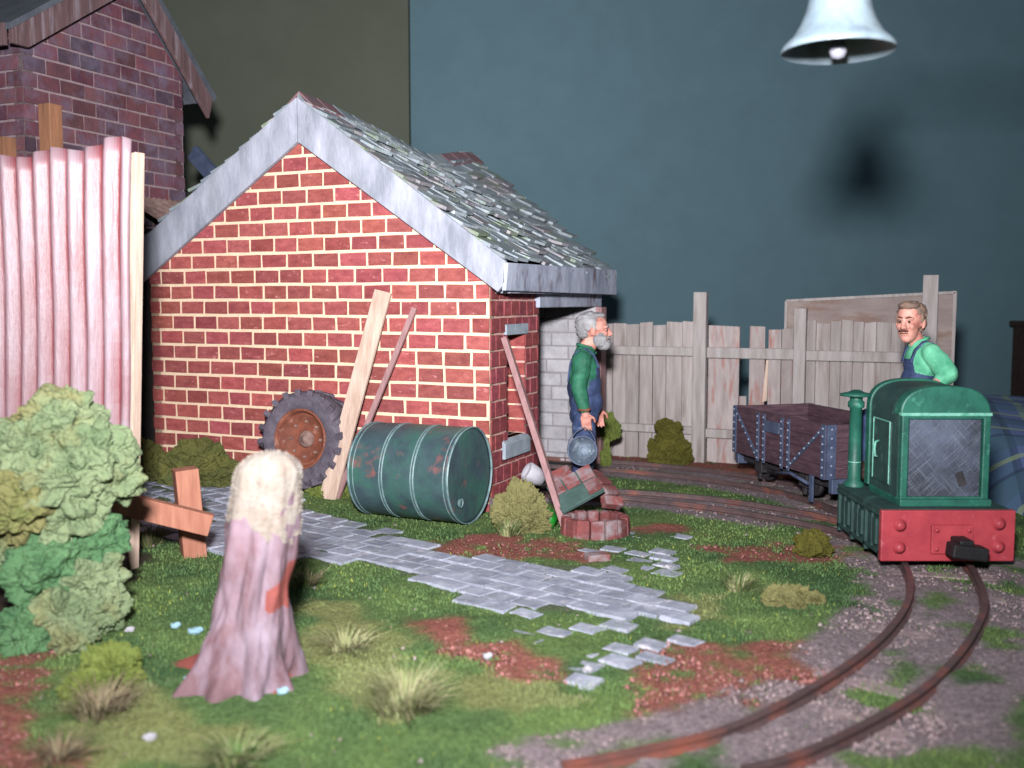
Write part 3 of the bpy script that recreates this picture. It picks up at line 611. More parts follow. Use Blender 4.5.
for k in range(8):
    w = MB(); a = 2 * math.pi * k / 8; w.lathe([(.012, 0), (.012, .025), (0, .028)], Mt @ T(.15 * math.cos(a), .15 * math.sin(a), .01), n=6, smooth=False)
    w.build('wheel_bolt', M['rust_grey'], Ty)

# ------------------------------------------------------------------ drum
de = Vector((-.34, 8.26, .41)); dd = Vector((-.905, .425, 0)).normalized(); DL = .97
Dr = empty('oil_drum', (de + dd * DL / 2) * 1 - Vector((0, 0, .41)), math.atan2(dd.y, dd.x), 'dark green dented oil drum lying on its side against the brick gable', 'drum')
Md = T(-DL / 2, 0, .41) @ RY(math.pi / 2)
def dent(r_, z_, a, i): return (r_ * (1 - .02 * max(0, mn.noise(Vector((math.cos(a) * 1.5, math.sin(a) * 1.5, z_ * 2.5)))) - .006 * math.sin(a * 3 + z_ * 5)), z_)
w = MB(); pr = [(.0, .02), (.36, .02), (.403, .02), (.403, .03)]
for k in range(1, 30):
    z_ = .03 + (DL - .06) * k / 30; pr.append((.403, z_))
pr += [(.403, DL - .03), (.403, DL - .02), (.36, DL - .02), (0, DL - .02)]
w.lathe(pr, Md, n=64, fn=dent); w.build('drum_body', M['drum'], Dr)
for z_, rr in ((.012, .012), (DL - .012, .012), (.05, .006), (DL * .34, .010), (DL * .365, .007), (DL * .65, .010), (DL * .675, .007), (DL - .055, .006)):
    w = MB(); w.lathe([(.404 + rr * .5 * math.cos(t), z_ + rr * math.sin(t)) for t in [2 * math.pi * q_ / 8 for q_ in range(9)]], Md, n=64, fn=dent); w.build('drum_rim', M['drumrim'], Dr)
w = MB(); w.lathe([(.04, .0), (.04, .02), (.03, .005), (0, .005)][::-1], Md @ T(.2, .18, 0), n=16); w.build('bung', M['drumrim'], Dr)

# ------------------------------------------------------------------ broken brick bin at the shed corner
Bn = empty('broken_brick_trough', (.58, 7.95, 0), 0, 'broken curved brick trough with a tilted brick slab at the foot of the shed', 'trough')
w = MB(); r = random.Random(9)
for k in range(14):
    a0, a1 = 2 * math.pi * k / 14 + .012, 2 * math.pi * (k + 1) / 14 - .012; kk = r.uniform(.6, 1.1); rx, ry = .285, .25
    def pt(a, s_, z_): return Vector((.09 + rx * s_ * math.cos(a), -.02 + ry * s_ * math.sin(a), z_))
    w.hexa([pt(a0, .72, -.02), pt(a1, .72, -.02), pt(a1, 1, -.02), pt(a0, 1, -.02)], [pt(a0, .70, .14), pt(a1, .70, .14), pt(a1, .97, .145 + r.uniform(-.01, .01)), pt(a0, .97, .145)], (kk, kk * .8, kk * .85))
w.build('ring', M['binbrick'], Bn, bevel=.018)
w = MB()   # arc of bricks rising behind the ring
arc = [at(px, py, yy) - Vector((.58, 7.95, 0)) for px, py, yy in ((613, 507, 8.12), (611, 497, 8.18), (605, 487, 8.24), (597, 479, 8.3), (588, 473, 8.36))]
for k in range(len(arc) - 1):
    kk = r.uniform(.7, 1.2); w.bar(arc[k], arc[k] + (arc[k + 1] - arc[k]) * .92, .17, .09, up=(.2, 0, 1), col=(kk, kk * .85, kk * .9))
w.build('brick_arc', M['binbrick'], Bn, bevel=.012)
w = MB(); o0 = Vector((.58, 7.95, 0)); q4 = [at(562, 512, 7.95) - o0, at(604, 489, 8.0) - o0, at(589, 464, 8.32) - o0, at(546, 487, 8.25) - o0]
nn = (q4[1] - q4[0]).cross(q4[3] - q4[0]).normalized() * .035
def bil(u, v): return (q4[0] * (1 - u) + q4[1] * u) * (1 - v) + (q4[3] * (1 - u) + q4[2] * u) * v
w.hexa([p - nn for p in (bil(0, 0), bil(1, 0), bil(1, 1), bil(0, 1))], [bil(0, 0), bil(1, 0), bil(1, 1), bil(0, 1)], mi=1)
for i in range(3):
    for j in range(2):
        if i == 0 and j == 0: continue
        if i == 1 and j == 0: continue
        kk = r.uniform(.7, 1.2); u0, u1, v0, v1 = i / 3 + .015, (i + 1) / 3 - .015, j / 2 + .03, (j + 1) / 2 - .03
        w.hexa([bil(u0, v0), bil(u1, v0), bil(u1, v1), bil(u0, v1)], [p + nn * .5 for p in (bil(u0, v0), bil(u1, v0), bil(u1, v1), bil(u0, v1))], (kk, kk * .8, kk * .82))
w.build('slab', [M['binbrick'], M['bindark']], Bn, bevel=.005)
w = MB(); q5 = [at(552, 489, 8.32) - o0, at(574, 474, 8.36) - o0, at(567, 464, 8.5) - o0, at(545, 474, 8.46) - o0]; w.hexa([p - Vector((0, 0, .07)) for p in q5], q5, (.9, .75, .78)); w.build('loose_brick', M['binbrick'], Bn, bevel=.008)
w = MB(); Mp = T(*(at(534, 475, 8.42))) @ RY(math.radians(-58)) @ RX(.25); w.lathe([(0, -.085), (.07, -.08), (.082, 0), (.085, .07), (.07, .085), (.062, .06), (0, .055)], Mp, n=24)
tag(w.build('clay_pot', M['whitepot']), 'small white clay pot on its side behind the leaning plank at the shed corner', 'pot')
w = MB(); c_ = at(548, 513, 8.1); w.blob((c_.x, c_.y, .075), (.075, .07, .09), 3, .08, 2, smooth=True); tag(w.build('green_glass_lump', M['greenglass']), 'shiny bright green lump beside the foot of the leaning plank', 'glass lump')
w = MB(); w.box((0, 0, .02), (.17, .11, .06), rot=Matrix.Rotation(.3, 3, 'Z')); o = w.build('loose_brick', M['binbrick'], bevel=.01); o.location = g(597, 560); tag(o, 'flat broken red brick lying in soil just in front of the brick trough', 'brick')
w = MB(); w.box((0, 0, .06), (.12, .16, .18), rot=Matrix.Rotation(.5, 3, 'Z')); o = w.build('loose_brick', M['binbrick'], bevel=.01); o.location = g(499, 515); tag(o, 'upright red brick between the drum end and the shed corner', 'brick')

# ------------------------------------------------------------------ fence at the back
Fn = empty('board_fence', FENCE, ANG, 'weathered grey board fence with rails and posts across the back of the yard', 'fence')
def boards(name, s0, s1, wd, ztop, m, skip=(), short=(), seed=1, z0=-.05):
    w = MB(); r = random.Random(seed); s_ = s0
    while s_ < s1 - .02:
        ww = min(wd * r.uniform(.85, 1.2), s1 - s_); zt = ztop + r.uniform(-.025, .02); mid = s_ + ww / 2; k = r.uniform(.82, 1.1)
        if any(a < mid < b for a, b in skip): s_ += ww; continue
        for a, b, zz_ in short:
            if a < mid < b: zt = zz_
        t = r.uniform(-.006, .006)
        w.prism([(s_ + .004, t, z0), (s_ + ww - .004, t, z0), (s_ + ww - .004 + r.uniform(-.003, .003), t, zt), (s_ + .004, t, zt + r.uniform(-.015, .015))], (0, .022, 0), (k, k * .98, k * .97)); s_ += ww
    return w.build(name, m, Fn)
boards('plank_panel', -.15, 1.22, .165, 1.60, M['wood_grey'], seed=2)
boards('plank_panel', 1.37, 1.73, .34, 1.56, M['wood_rust'], seed=5)
boards('plank_panel', 1.735, 1.83, .095, .80, M['wood_rust'], seed=4)
boards('plank_panel', 1.84, 2.02, .20, 1.56, M['wood_rust'], seed=6)
boards('plank_panel', 2.05, 2.36, .15, 1.56, M['wood_rust'], seed=7)
boards('plank_panel', 2.45, 3.80, .125, 1.63, M['wood_grey'], seed=8)
w = MB(); w.prism([(2.0, -.03, .72), (2.05, -.03, .74), (2.06, -.03, 1.2), (2.035, -.03, 1.2)], (0, .012, 0)); w.build('split_batten', M['wood_pale'], Fn)
for i, (s0, s1, zt, z0) in enumerate(((1.22, 1.37, 1.96, -.05), (2.34, 2.47, 1.78, -.05), (3.64, 3.79, 2.13, -.05), (-.3, -.15, 1.75, -.05))):
    w = MB(); w.box(((s0 + s1) / 2, -.07, (zt + z0) / 2), (s1 - s0, .12, zt - z0)); w.build('post', M['wood_grey'], Fn, bevel=.008)
for s0, s1, zc, hh, m in ((-.15, 1.22, 1.275, .10, 'wood_grey'), (1.37, 2.34, 1.27, .12, 'wood_grey'), (2.47, 3.64, 1.26, .11, 'wood_grey'), (-.15, 1.22, .36, .09, 'wood_grey'), (1.37, 3.64, .34, .10, 'wood_grey')):
    w = MB(); w.box(((s0 + s1) / 2, -.035, zc), (s1 - s0, .06, hh)); w.build('rail', M[m], Fn, bevel=.006)
Wp = empty('timber_sheet', FENCE + AX * 3.1 + AY * .06, ANG, 'wide brownish wooden sheet standing behind the right half of the board fence', 'board')
w = MB(); w.prism([(-.87, 0, -.02), (.86, 0, -.02), (.87, 0, 1.96), (-.87, 0, 1.87)], (0, .04, 0)); w.build('panel', M['wood_brown'], Wp)
for (a, b) in (((-.87, -.012, 0), (-.87, -.012, 1.86)), ((.85, -.012, 0), (.85, -.012, 1.95)), ((-.87, -.012, 1.86), (.86, -.012, 1.95))):
    w = MB(); w.bar(a, b, .03, .025, up=(0, 1, 0)); w.build('edge_strip', M['wood_grey'], Wp)

# ------------------------------------------------------------------ tracks
def railmesh(pts, h=.055):
    w = MB(); prof = [(-.030, 0), (.030, 0), (.030, .010), (.008, .016), (.008, h - .016), (.019, h - .012), (.019, h), (-.019, h), (-.019, h - .012), (-.008, h - .016), (-.008, .016), (-.030, .010)]
    n = len(prof); vs = []
    for i, p in enumerate(pts):
        d = (pts[min(i + 1, len(pts) - 1)] - pts[max(i - 1, 0)]).normalized(); x_ = Vector((d.y, -d.x, 0))
        vs += [p + x_ * a + Vector((0, 0, b)) for a, b in prof]
    fs = [(i * n + k, i * n + (k + 1) % n, (i + 1) * n + (k + 1) % n, (i + 1) * n + k) for i in range(len(pts) - 1) for k in range(n)]
    w.add(vs, fs); o = len(w.v) - len(vs); w.f.append(tuple(range(n))); w.f.append(tuple((len(pts) - 1) * n + k for k in range(n))[::-1]); w.c += [(1, 1, 1)] * 2; w.m += [0, 0]; w.sm += [False] * 2
    return w
Tm = empty('railway_track', (0, 0, 0), 0, 'curved rusty narrow gauge track running from the foreground under the green locomotive and wagon', 'track')
railmesh(RAILS['inner']).build('rail', M['rail'], Tm); railmesh(RAILS['outer']).build('rail', M['rail'], Tm)
Ts = empty('railway_track', (0, 0, 0), 0, 'branch track in the grass leaving the main curve between brick trough and wagon', 'track')
railmesh(RAILS['sidn']).build('rail', M['rail'], Ts); railmesh(RAILS['sidf']).build('rail', M['rail'], Ts)
w = MB(); r = random.Random(12)
def sleepers(A, B, parent, m, y0, y1):
    n = 0; last = None; w = MB()
    for p in A:
        if last is not None and (p - last).length < .42: continue
        q_ = min(B, key=lambda t: (t - p).length); last = p; d = (q_ - p).normalized()
        w.bar(p - d * .13 + Vector((0, 0, -.022)), q_ + d * .13 + Vector((0, 0, -.022)), .11, .05)
    o = w.build('sleepers', m, parent); o['kind'] = 'stuff'; return o
sleepers(RAILS['inner'], RAILS['outer'], Tm, M['gravel'], 0, 0)

# ------------------------------------------------------------------ locomotive
LO = Vector((2.995, 6.78, .055)); L = empty('diesel_locomotive', LO, 0, 'small dark green narrow gauge diesel locomotive with a red buffer beam', 'locomotive')
zb = lambda z: z - .055
w = MB(); w.box((0, 0, zb(.255)), (.92, .05, .355)); beam = w.build('buffer_beam', M['redbeam'], L, bevel=.008)
w = MB(); w.box((.02, -.035, zb(.235)), (.285, .03, .20)); w.build('coupling_plate', M['redbeam'], beam, bevel=.006)
for px_, pz in ((-.335, .33), (-.335, .175), (.345, .34), (.345, .18)):
    w = MB(); w.lathe([(.045, 0), (.045, .008), (.03, .012), (.03, .03), (.012, .036), (0, .036)], T(px_, -.025, zb(pz)) @ RX(math.pi / 2), n=20); w.build('bolt', M['redbeam'], beam)
for px_, pz in ((-.09, .30), (.13, .30), (-.09, .17), (.13, .17)):
    w = MB(); w.lathe([(.014, 0), (.014, .012), (0, .016)], T(px_, -.05, zb(pz)) @ RX(math.pi / 2), n=8); w.build('rivet', M['redbeam'], beam)
w = MB(); w.box((.05, -.13, zb(.215)), (.10, .16, .10)); w.prism([(-.07, -.13, zb(.16)), (.17, -.13, zb(.13)), (.18, -.13, zb(.22)), (-.06, -.13, zb(.25))], (0, -.13, 0)); w.build('coupler', M['black'], L, bevel=.012)
# frames and running plate
w = MB(); w.box((0, .49, zb(.42)), (.88, .96, .03)); w.box((.15, 1.25, zb(.42)), (.58, .58, .03)); w.box((.15, 1.25, zb(.30)), (.50, .56, .2)); w.build('running_plate', M['locodark'], L, bevel=.005)
for s_ in (-1, 1):
    w = MB(); w.box((s_ * .41, .49, zb(.25)), (.03, .94, .30))
    for k in range(4): w.box((s_ * .43, .06 + k * .29, zb(.24)), (.03, .035, .33))
    w.box((s_ * .43, .49, zb(.39)), (.04, .94, .03)); w.box((s_ * .43, .49, zb(.12)), (.03, .94, .03))
    for k in range(3):
        w.box((s_ * .435, .205 + k * .29, zb(.25)), (.02, .16, .18)); w.box((s_ * .44, .205 + k * .29, zb(.25)), (.02, .02, .24))
    w.build('side_frame', M['locodark'], L, bevel=.004)
w = MB(); w.box((.15, 1.55, zb(.30)), (.60, .04, .26)); w.build('rear_beam', M['redbeam'], L, bevel=.006)
for yy in (.30, .80):
    for s_ in (-1, 1):
        w = MB(); w.lathe([(0, -.03), (.15, -.03), (.17, -.03), (.17, -.015), (.155, -.012), (.155, .02), (.06, .02), (0, .03)], T(s_ * .24, yy, .155) @ RY(s_ * math.pi / 2), n=32); w.build('wheel', M['metaldark'], L)
# hood
hx0, hx1, hy0, hy1, hzb, hze, hzt = -.275, .345, .17, .80, .47, 1.06, 1.265
hc = (hx0 + hx1) / 2; hw = (hx1 - hx0) / 2
def arch(y, e=0.0, top=hzt, n=22, full=True, zb0=hzb):
    p = [Vector((hc - hw - e, y, zb(zb0)))] if full else []
    for k in range(n + 1):
        a = math.pi * (1 - k / n); p.append(Vector((hc + (hw + e) * math.copysign(abs(math.cos(a)) ** .72, math.cos(a)), y, zb(hze + (top - hze + e) * math.sin(a) ** .8))))
    if full: p.append(Vector((hc + hw + e, y, zb(zb0))))
    return p
w = MB(); w.prism(arch(hy0 + .03), (0, hy1 - hy0 - .03, 0)); hood = w.build('engine_hood', M['locodark'], L, bevel=.01)
w = MB(); w.prism(arch(hy1 - .06, .015), (0, .08, 0)); w.build('hood_rear_band', M['loco'], hood, bevel=.008)
w = MB(); a1 = arch(hy0 - .01, .006, full=False); a2 = arch(hy0 + .10, .008, full=False)
w.prism(a1, (0, .12, 0)); w.build('hood_front_cap', M['loco'], hood, bevel=.012)
w = MB(); w.box((hc, hy0 - .006, zb(1.075)), (.635, .05, .022)); w.build('ledge', M['locoedge'], hood, bevel=.004)
w = MB(); w.box((hc - hw + .025, hy0, zb(.765)), (.05, .06, .60)); w.box((hc + hw - .025, hy0, zb(.765)), (.05, .06, .60)); w.box((hc, hy0, zb(.48)), (2 * hw - .004, .058, .03)); w.box((hc, hy0, zb(1.055)), (2 * hw - .004, .058, .03)); w.build('radiator_frame', M['loco'], hood, bevel=.008)
rad = MB(); rad.box((hc, hy0 + .005, zb(.765)), (2 * hw - .12, .03, .56))
rad.build('radiator_panel', M['radiator'], hood)
_m = M['radiator']; _t = _m.node_tree; _b = _t.nodes['Principled BSDF']; _src = _b.inputs['Base Color'].links[0].from_socket; _tc = [n_ for n_ in _t.nodes if n_.type == 'TEX_COORD'][0]
for _a in (.85, -.75):    # fine crossing scratches
    _mp = _t.nodes.new('ShaderNodeMapping'); _mp.vector_type = 'TEXTURE'; _mp.inputs['Rotation'].default_value = (0, _a, 0); _mp.inputs['Scale'].default_value = (.35, 1, .012); _t.links.new(_tc.outputs['Object'], _mp.inputs[0])
    _n = _t.nodes.new('ShaderNodeTexNoise'); _n.inputs['Scale'].default_value = 1.6; _n.inputs['Detail'].default_value = 2; _t.links.new(_mp.outputs[0], _n.inputs['Vector'])
    _r = _t.nodes.new('ShaderNodeMapRange'); _r.inputs[1].default_value = .56; _r.inputs[2].default_value = .72; _r.inputs[4].default_value = .6; _t.links.new(_n.outputs[0], _r.inputs[0])
    _x = _t.nodes.new('ShaderNodeMix'); _x.data_type = 'RGBA'; _t.links.new(_r.outputs[0], _x.inputs[0]); _t.links.new(_src, _x.inputs[6]); _x.inputs[7].default_value = (*lin((100, 108, 120)), 1); _src = _x.outputs[2]
_t.links.new(_src, _b.inputs['Base Color'])
w = MB(); r = random.Random(21)
w.box((hc + .12, hy0 - .013, zb(.62)), (.055, .01, .10), rot=Matrix.Rotation(-.35, 3, 'Y')); w.build('tag', M['metaldark'], hood)
w = MB(); w.box((hc, hy0 + .25, zb(.45)), (.64, .62, .06)); w.build('hood_plinth', M['loco'], L, bevel=.006)
w = MB(); xs = hc - hw - .004; w.box((xs, hy0 + .32, zb(.77)), (.012, .34, .46)); door = w.build('side_door', M['locodark'], hood, bevel=.004)
w = MB()
for a_, b_ in (((xs - .01, hy0 + .16, 1.0), (xs - .01, hy0 + .48, 1.0)), ((xs - .01, hy0 + .16, .55), (xs - .01, hy0 + .16, 1.0)), ((xs - .01, hy0 + .48, .55), (xs - .01, hy0 + .48, 1.0))):
    w.bar((a_[0], a_[1], zb(a_[2])), (b_[0], b_[1], zb(b_[2])), .006, .008)
w.build('door_trim', M['locoedge'], door)
w = MB(); w.tube([(xs - .012, hy0 + .36, zb(.84)), (xs - .045, hy0 + .34, zb(.83)), (xs - .05, hy0 + .34, zb(.78)), (xs - .045, hy0 + .34, zb(.73)), (xs - .012, hy0 + .36, zb(.72))], .009, 8); w.build('handle', M['locoedge'], door)
# exhaust
ex = Vector((-.345, .88, 0)); w = MB(); w.lathe([(.075, zb(.435)), (.075, zb(.46)), (.05, zb(.48)), (.046, zb(1.04)), (.062, zb(1.05)), (.062, zb(1.09)), (.048, zb(1.10)), (.048, zb(1.13))], T(ex.x, ex.y, 0), n=24)
st = w.build('exhaust_pipe', M['loco'], L)
w = MB(); w.lathe([(.05, zb(1.125)), (.12, zb(1.135)), (.125, zb(1.15)), (.06, zb(1.165)), (.03, zb(1.18)), (0, zb(1.185))], T(ex.x, ex.y, 0), n=28); w.build('rain_cap', M['loco'], st)
w = MB(); w.lathe([(.048, zb(.62)), (.051, zb(.625)), (.048, zb(.63))], T(ex.x, ex.y, 0), n=20); w.build('collar', M['locoedge'], st)
# cab
w = MB(); w.box((.28, 1.22, zb(.62)), (.26, .40, .38)); w.build('seat_box', M['locodark'], L, bevel=.01)
w = MB(); w.box((.18, 1.50, zb(.55)), (.50, .03, .26)); w.build('cab_back', M['locodark'], L, bevel=.006)

# ------------------------------------------------------------------ wagon
WO = Vector((2.965, 9.66, .055)); wyaw = math.atan2(.45, 1.7); Wg = empty('tipper_wagon', WO, wyaw, 'dark plum wooden open wagon with riveted iron straps behind the locomotive', 'wagon')
WW, WL, wz0, wz1 = .88, 1.72, .235, .72
def side(sx, name='side_boards'):
    w = MB(); r = random.Random(3)
    for k in range(4):
        z0 = wz0 + (wz1 - wz0) * k / 4; kk = r.uniform(.85, 1.1); w.box((sx * (WW / 2 - .02), 0, z0 + (wz1 - wz0) / 8), (.04, WL, (wz1 - wz0) / 4 - .004), col=(kk, kk, kk))
    return w.build(name, M['wagon'], Wg)
sL = side(-1); sR = side(1)
for sy in (-1, 1):
    w = MB(); 
    for k in range(4):
        z0 = wz0 + (wz1 - wz0) * k / 4; w.box((0, sy * (WL / 2 - .02), z0 + (wz1 - wz0) / 8), (WW - .08, .04, (wz1 - wz0) / 4 - .004))
    w.build('end_boards', M['wagon'], Wg)
w = MB(); w.box((0, 0, wz0 + .015), (WW - .08, WL - .08, .03)); w.build('wagon_floor', M['wagon'], Wg)
def strap(a, b, nrm, wd=.045, par=None, n=7, seen=True):
    a = Vector(a); b = Vector(b); w = MB(); w.bar(a, b, wd, .014, up=nrm); o = w.build('iron_strap', M['strap'], par or Wg)
    nv = Vector(nrm); q_ = nv.to_track_quat('Z', 'Y').to_matrix().to_4x4()
    for k in range(n if seen else 0):
        p = a.lerp(b, (k + .5) / n) + nv * .007; w2 = MB(); w2.lathe([(.011, 0), (.009, .008), (0, .011)], q_, n=8)
        bo = w2.build('bolt', M['bolt'], o); bo.location = p
hl = WL / 2; strap0 = strap
for sx, S_ in ((-1, sL), (1, sR)):
    strap_ = strap; strap = (lambda f, v: lambda *a, **k: f(*a, seen=v, **k))(strap0, sx < 0)
    x_ = sx * (WW / 2 + .007); nr = (sx, 0, 0)
    strap((x_, -hl + .03, wz0), (x_, -hl + .03, wz1), nr, .06); strap((x_, hl - .03, wz0), (x_, hl - .03, wz1), nr, .06)
    for yy in (-.24, -.12, .22, .34): strap((x_, yy, wz0 - .02), (x_, yy, wz1 - .02), nr, .035)
    strap((x_, -hl + .06, wz1 - .05), (x_, -.26, wz0 + .03), nr, .028); strap((x_, hl - .06, wz1 - .05), (x_, .36, wz0 + .03), nr, .028)
    w = MB(); w.box((x_ + sx * .006, .05, wz1 - .13), (.014, .27, .11)); w.build('number_plate', M['strap'], Wg, bevel=.004)
for sy in (-1, 1):
    for x_ in (-WW / 2 + .05, WW / 2 - .05): strap0((x_, sy * (hl + .007), wz0), (x_, sy * (hl + .007), wz1), (0, sy, 0), .09, n=6, seen=sy < 0)
for s_ in (-1, 1):
    w = MB(); w.box((s_ * .30, 0, wz0 - .05), (.07, WL - .02, .09)); w.build('sole_bar', M['metaldark'], Wg, bevel=.005)
w = MB(); w.box((0, -hl - .02, wz0 - .06), (.80, .06, .13)); w.build('headstock', M['strap'], Wg, bevel=.008)
w = MB(); w.box((0, hl + .0, wz0 - .06), (.80, .06, .13)); w.build('headstock', M['strap'], Wg, bevel=.008)
for yy in (-.42, .42):
    for s_ in (-1, 1):
        w = MB(); w.lathe([(0, -.03), (.05, -.03), (.06, -.01), (.125, -.01), (.15, -.03), (.15, .02), (.135, .03), (.12, .012), (.05, .01), (.04, .03), (0, .03)], T(s_ * .27, yy, .15) @ RY(s_ * math.pi / 2), n=32); w.build('wheel', M['metaldark'], Wg)
        w = MB(); w.box((s_ * .36, yy, .15), (.07, .13, .12)); w.box((s_ * .37, yy, .06), (.03, .05, .08)); w.prism([(s_ * .34, yy - .13, wz0 - .04), (s_ * .34, yy + .13, wz0 - .04), (s_ * .34, yy + .05, .10), (s_ * .34, yy - .05, .10)], (s_ * .03, 0, 0)); w.build('axle_box', M['metaldark'], Wg, bevel=.005)
    w = MB(); w.tube([(-.27, yy, .15), (.27, yy, .15)], .02, 10); w.build('axle', M['metaldark'], Wg)
w = MB(); w.tube([(-.44, .1, .14), (-.45, -.3, .2), (-.46, -.62, .16)], .016, 8); w.box((-.45, -.66, .12), (.02, .05, .24)); w.build('brake_lever', M['strap'], Wg)
w = MB(); w.tube([(0, -hl - .04, .16), (0, -hl - .16, .14)], .02, 8); w.build('coupling', M['metaldark'], Wg)

# ------------------------------------------------------------------ tree stump
St = empty('tree_stump', (-1.235, 4.80, 0), 0, 'mauve barked tree stump with a pale fluffy top in the near foreground', 'tree stump')
w = MB(); w.sm = []
levels = 110; nseg = 160
def stump_pt(t, a):
    # t 0..1 height
    z = 1.16 * t; cx = -.10 + .165 * t ** .9; base = .158 + .035 * (1 - t) ** 1.2
    flare = 0; lob2 = .5 + .5 * math.cos(9 * a + .4)
    for ra, rl, rw, rh, rp in ((145, .34, .20, .20, 1.6), (222, .17, .26, .40, 2), (258, .12, .22, .34, 2), (292, .15, .20, .42, 2), (328, .15, .24, .46, 2), (20, .14, .24, .4, 2), (80, .12, .3, .3, 2)):
        dA = (a - math.radians(ra) + math.pi) % (2 * math.pi) - math.pi; flare += rl * math.exp(-(dA / rw) ** 2) * max(0, 1 - t / rh) ** rp
    rr = base + .03 * max(0, 1 - t / .4) ** 2 + flare + .022 * (lob2 - .5) * (1 - t) + (.045 - .03 * min(1, max(0, (t - .5) / .25))) * mn.noise(Vector((math.cos(a) * 2, math.sin(a) * 2, z * 3))) + (.022 - .017 * min(1, t / .75)) * mn.noise(Vector((math.cos(a) * 6, math.sin(a) * 6, z * 8)))
    if t > .9: rr *= math.sqrt(max(0, 1 - ((t - .9) / .1) ** 2 * .98)) * 1.0
    return Vector((cx + rr * math.cos(a), rr * math.sin(a) * .9, z - .02))
vs = [stump_pt((i / levels), 2 * math.pi * k / nseg) for i in range(levels + 1) for k in range(nseg)]
fsA = [(i * nseg + k, i * nseg + (k + 1) % nseg, (i + 1) * nseg + (k + 1) % nseg, (i + 1) * nseg + k) for i in range(levels) for k in range(nseg)]
def midz(f): return sum(vs[i].z for i in f) / 4
def split(f):
    c = sum((vs[i] for i in f), Vector()) / 4; return c.z > .80 + .22 * mn.noise(c * 5) + .10 * mn.noise(c * 19)
w.add(vs, [f for f in fsA if not split(f)], mi=0, smooth=True); tops = [f for f in fsA if split(f)]
def redf(f):
    c = sum((vs[i] for i in f), Vector()) / 4; return c.x > .06 and c.y < .1 and mn.noise(Vector((c.x * 6, c.y * 6, c.z * 3))) > .12 and c.z < .6 or (c.x < -.26 and c.y > -.02 and c.z < .4)
w.m = [1 if redf(f) else 0 for f in w.f]
w.build('stump_trunk', [M['stump'], M['bark_red']], St)
w = MB(); w.add(vs, tops, smooth=True); w.add([vs[levels * nseg + k] for k in range(nseg)], [tuple(range(nseg))])
r = random.Random(2)
for k in range(1300):   # short pale fluff
    f = tops[r.randrange(len(tops))]; c = sum((vs[i] for i in f), Vector()) / 4; n_ = Vector((c.x - .02, c.y, (c.z - .85) * .9)).normalized(); d = (n_ + Vector((r.uniform(-.6, .6), r.uniform(-.6, .6), r.uniform(-.6, .6)))).normalized() * r.uniform(.005, .012)
    s_ = n_.orthogonal() * .004; w.add([c - s_, c + s_, c + d], [(0, 1, 2)])
w.build('fluffy_top', M['stumptop'], St)
for px_, py_, rr in ((196, 633, .045), (176, 628, .03), (240, 694, .035), (190, 682, .03), (283, 694, .03), (215, 678, .025)):
    c = g(px_, py_) - Vector((-1.235, 4.80, 0)); w = MB(); w.blob((c.x, c.y, .015), (rr, rr * .8, .02), 2, .3, 2); w.build('glue_blob', M['paleblue'], St)

# ------------------------------------------------------------------ foliage
def shrub(name, base, lobes, m, label, cat='shrub', group=None, sub=5, amp=.2, fine=.06, floor=0.0):
    base = Vector(base); e = MB(); 
    for k, (dx, dy, dz, rr) in enumerate(lobes):
        e.blob((dx, dy, dz), rr, sub, amp, 2.4, seed=k + len(label), fine=fine, ff=12, floor=floor)
    o = e.build(name, m); o.location = (base.x, base.y, base.z); return tag(o, label, cat, group or ('moss shrubs in the yard' if name == 'moss_shrub' else None))
def px_lobes(base, lst):
    out = []
    for px_, py_, pr_, dY in lst:
        Yd = base.y + dY; c = at(px_, py_, Yd); rr = pr_ / FPX * Yd; out.append((c.x - base.x, dY, c.z, rr))
    return out
fb0 = Vector((-2.45, 5.55, 0))
e = MB()
FB = empty('foam_bush', fb0, 0, 'large pale green clumpy bush in front of the corrugated iron sheet', 'bush')
for k, (px_, py_, pr_, dY, m) in enumerate(((62, 425, 34, .1, 'foam_light'), (30, 448, 34, 0, 'foam_light'), (88, 452, 34, .05, 'foam_light'), (5, 470, 34, .1, 'foam_light'), (112, 478, 26, .15, 'foam_light'), (60, 480, 36, -.05, 'foam_light'), (25, 500, 36, -.1, 'foam_tan'),
        (70, 515, 30, 0, 'foam_light'), (96, 540, 26, .05, 'foam_bright'), (45, 568, 34, -.1, 'foam_bright'), (8, 545, 26, 0, 'foam_light'), (88, 578, 30, .0, 'foam_light'), (100, 606, 24, -.05, 'foam_light'), (62, 612, 32, -.15, 'foam_light'), (30, 632, 28, -.25, 'foam_bright'), (74, 636, 20, -.3, 'foam_light'))):
    Yd = fb0.y + dY; c = at(px_, py_, Yd); e = MB(); rr = pr_ / FPX * Yd * 1.12
    e.blob((c.x - fb0.x, dY, c.z), (rr, rr * 1.0, rr * .92), 5, .2, 2.6, seed=k, fine=.05, ff=13, floor=-.02); e.build('foliage_clump', M[m], FB)
w = MB(); w.tube([(0, 0, -.02), (.03, .02, .5), (0, 0, 1.0)], [.05, .04, .03], 8); w.build('stem', M['stump'], FB)
b = shed(-3.02, -.38, .07)
shrub('moss_shrub', (b.x, b.y, 0), [(0, 0, .22, (.34, .22, .30)), (.18, -.05, .16, (.26, .2, .2)), (-.15, .05, .2, (.2, .18, .2))], M['foam_olive'], 'wider olive mossy shrub against the brick gable, left of the tractor wheel')
b = shed(-3.68, -.36, .07)
shrub('moss_shrub', (b.x, b.y, 0), [(0, 0, .2, (.2, .2, .26)), (.2, -.02, .12, (.2, .17, .16))], M['foam_olive'], 'smaller olive mossy shrub in shadow at the left end of the brick gable')
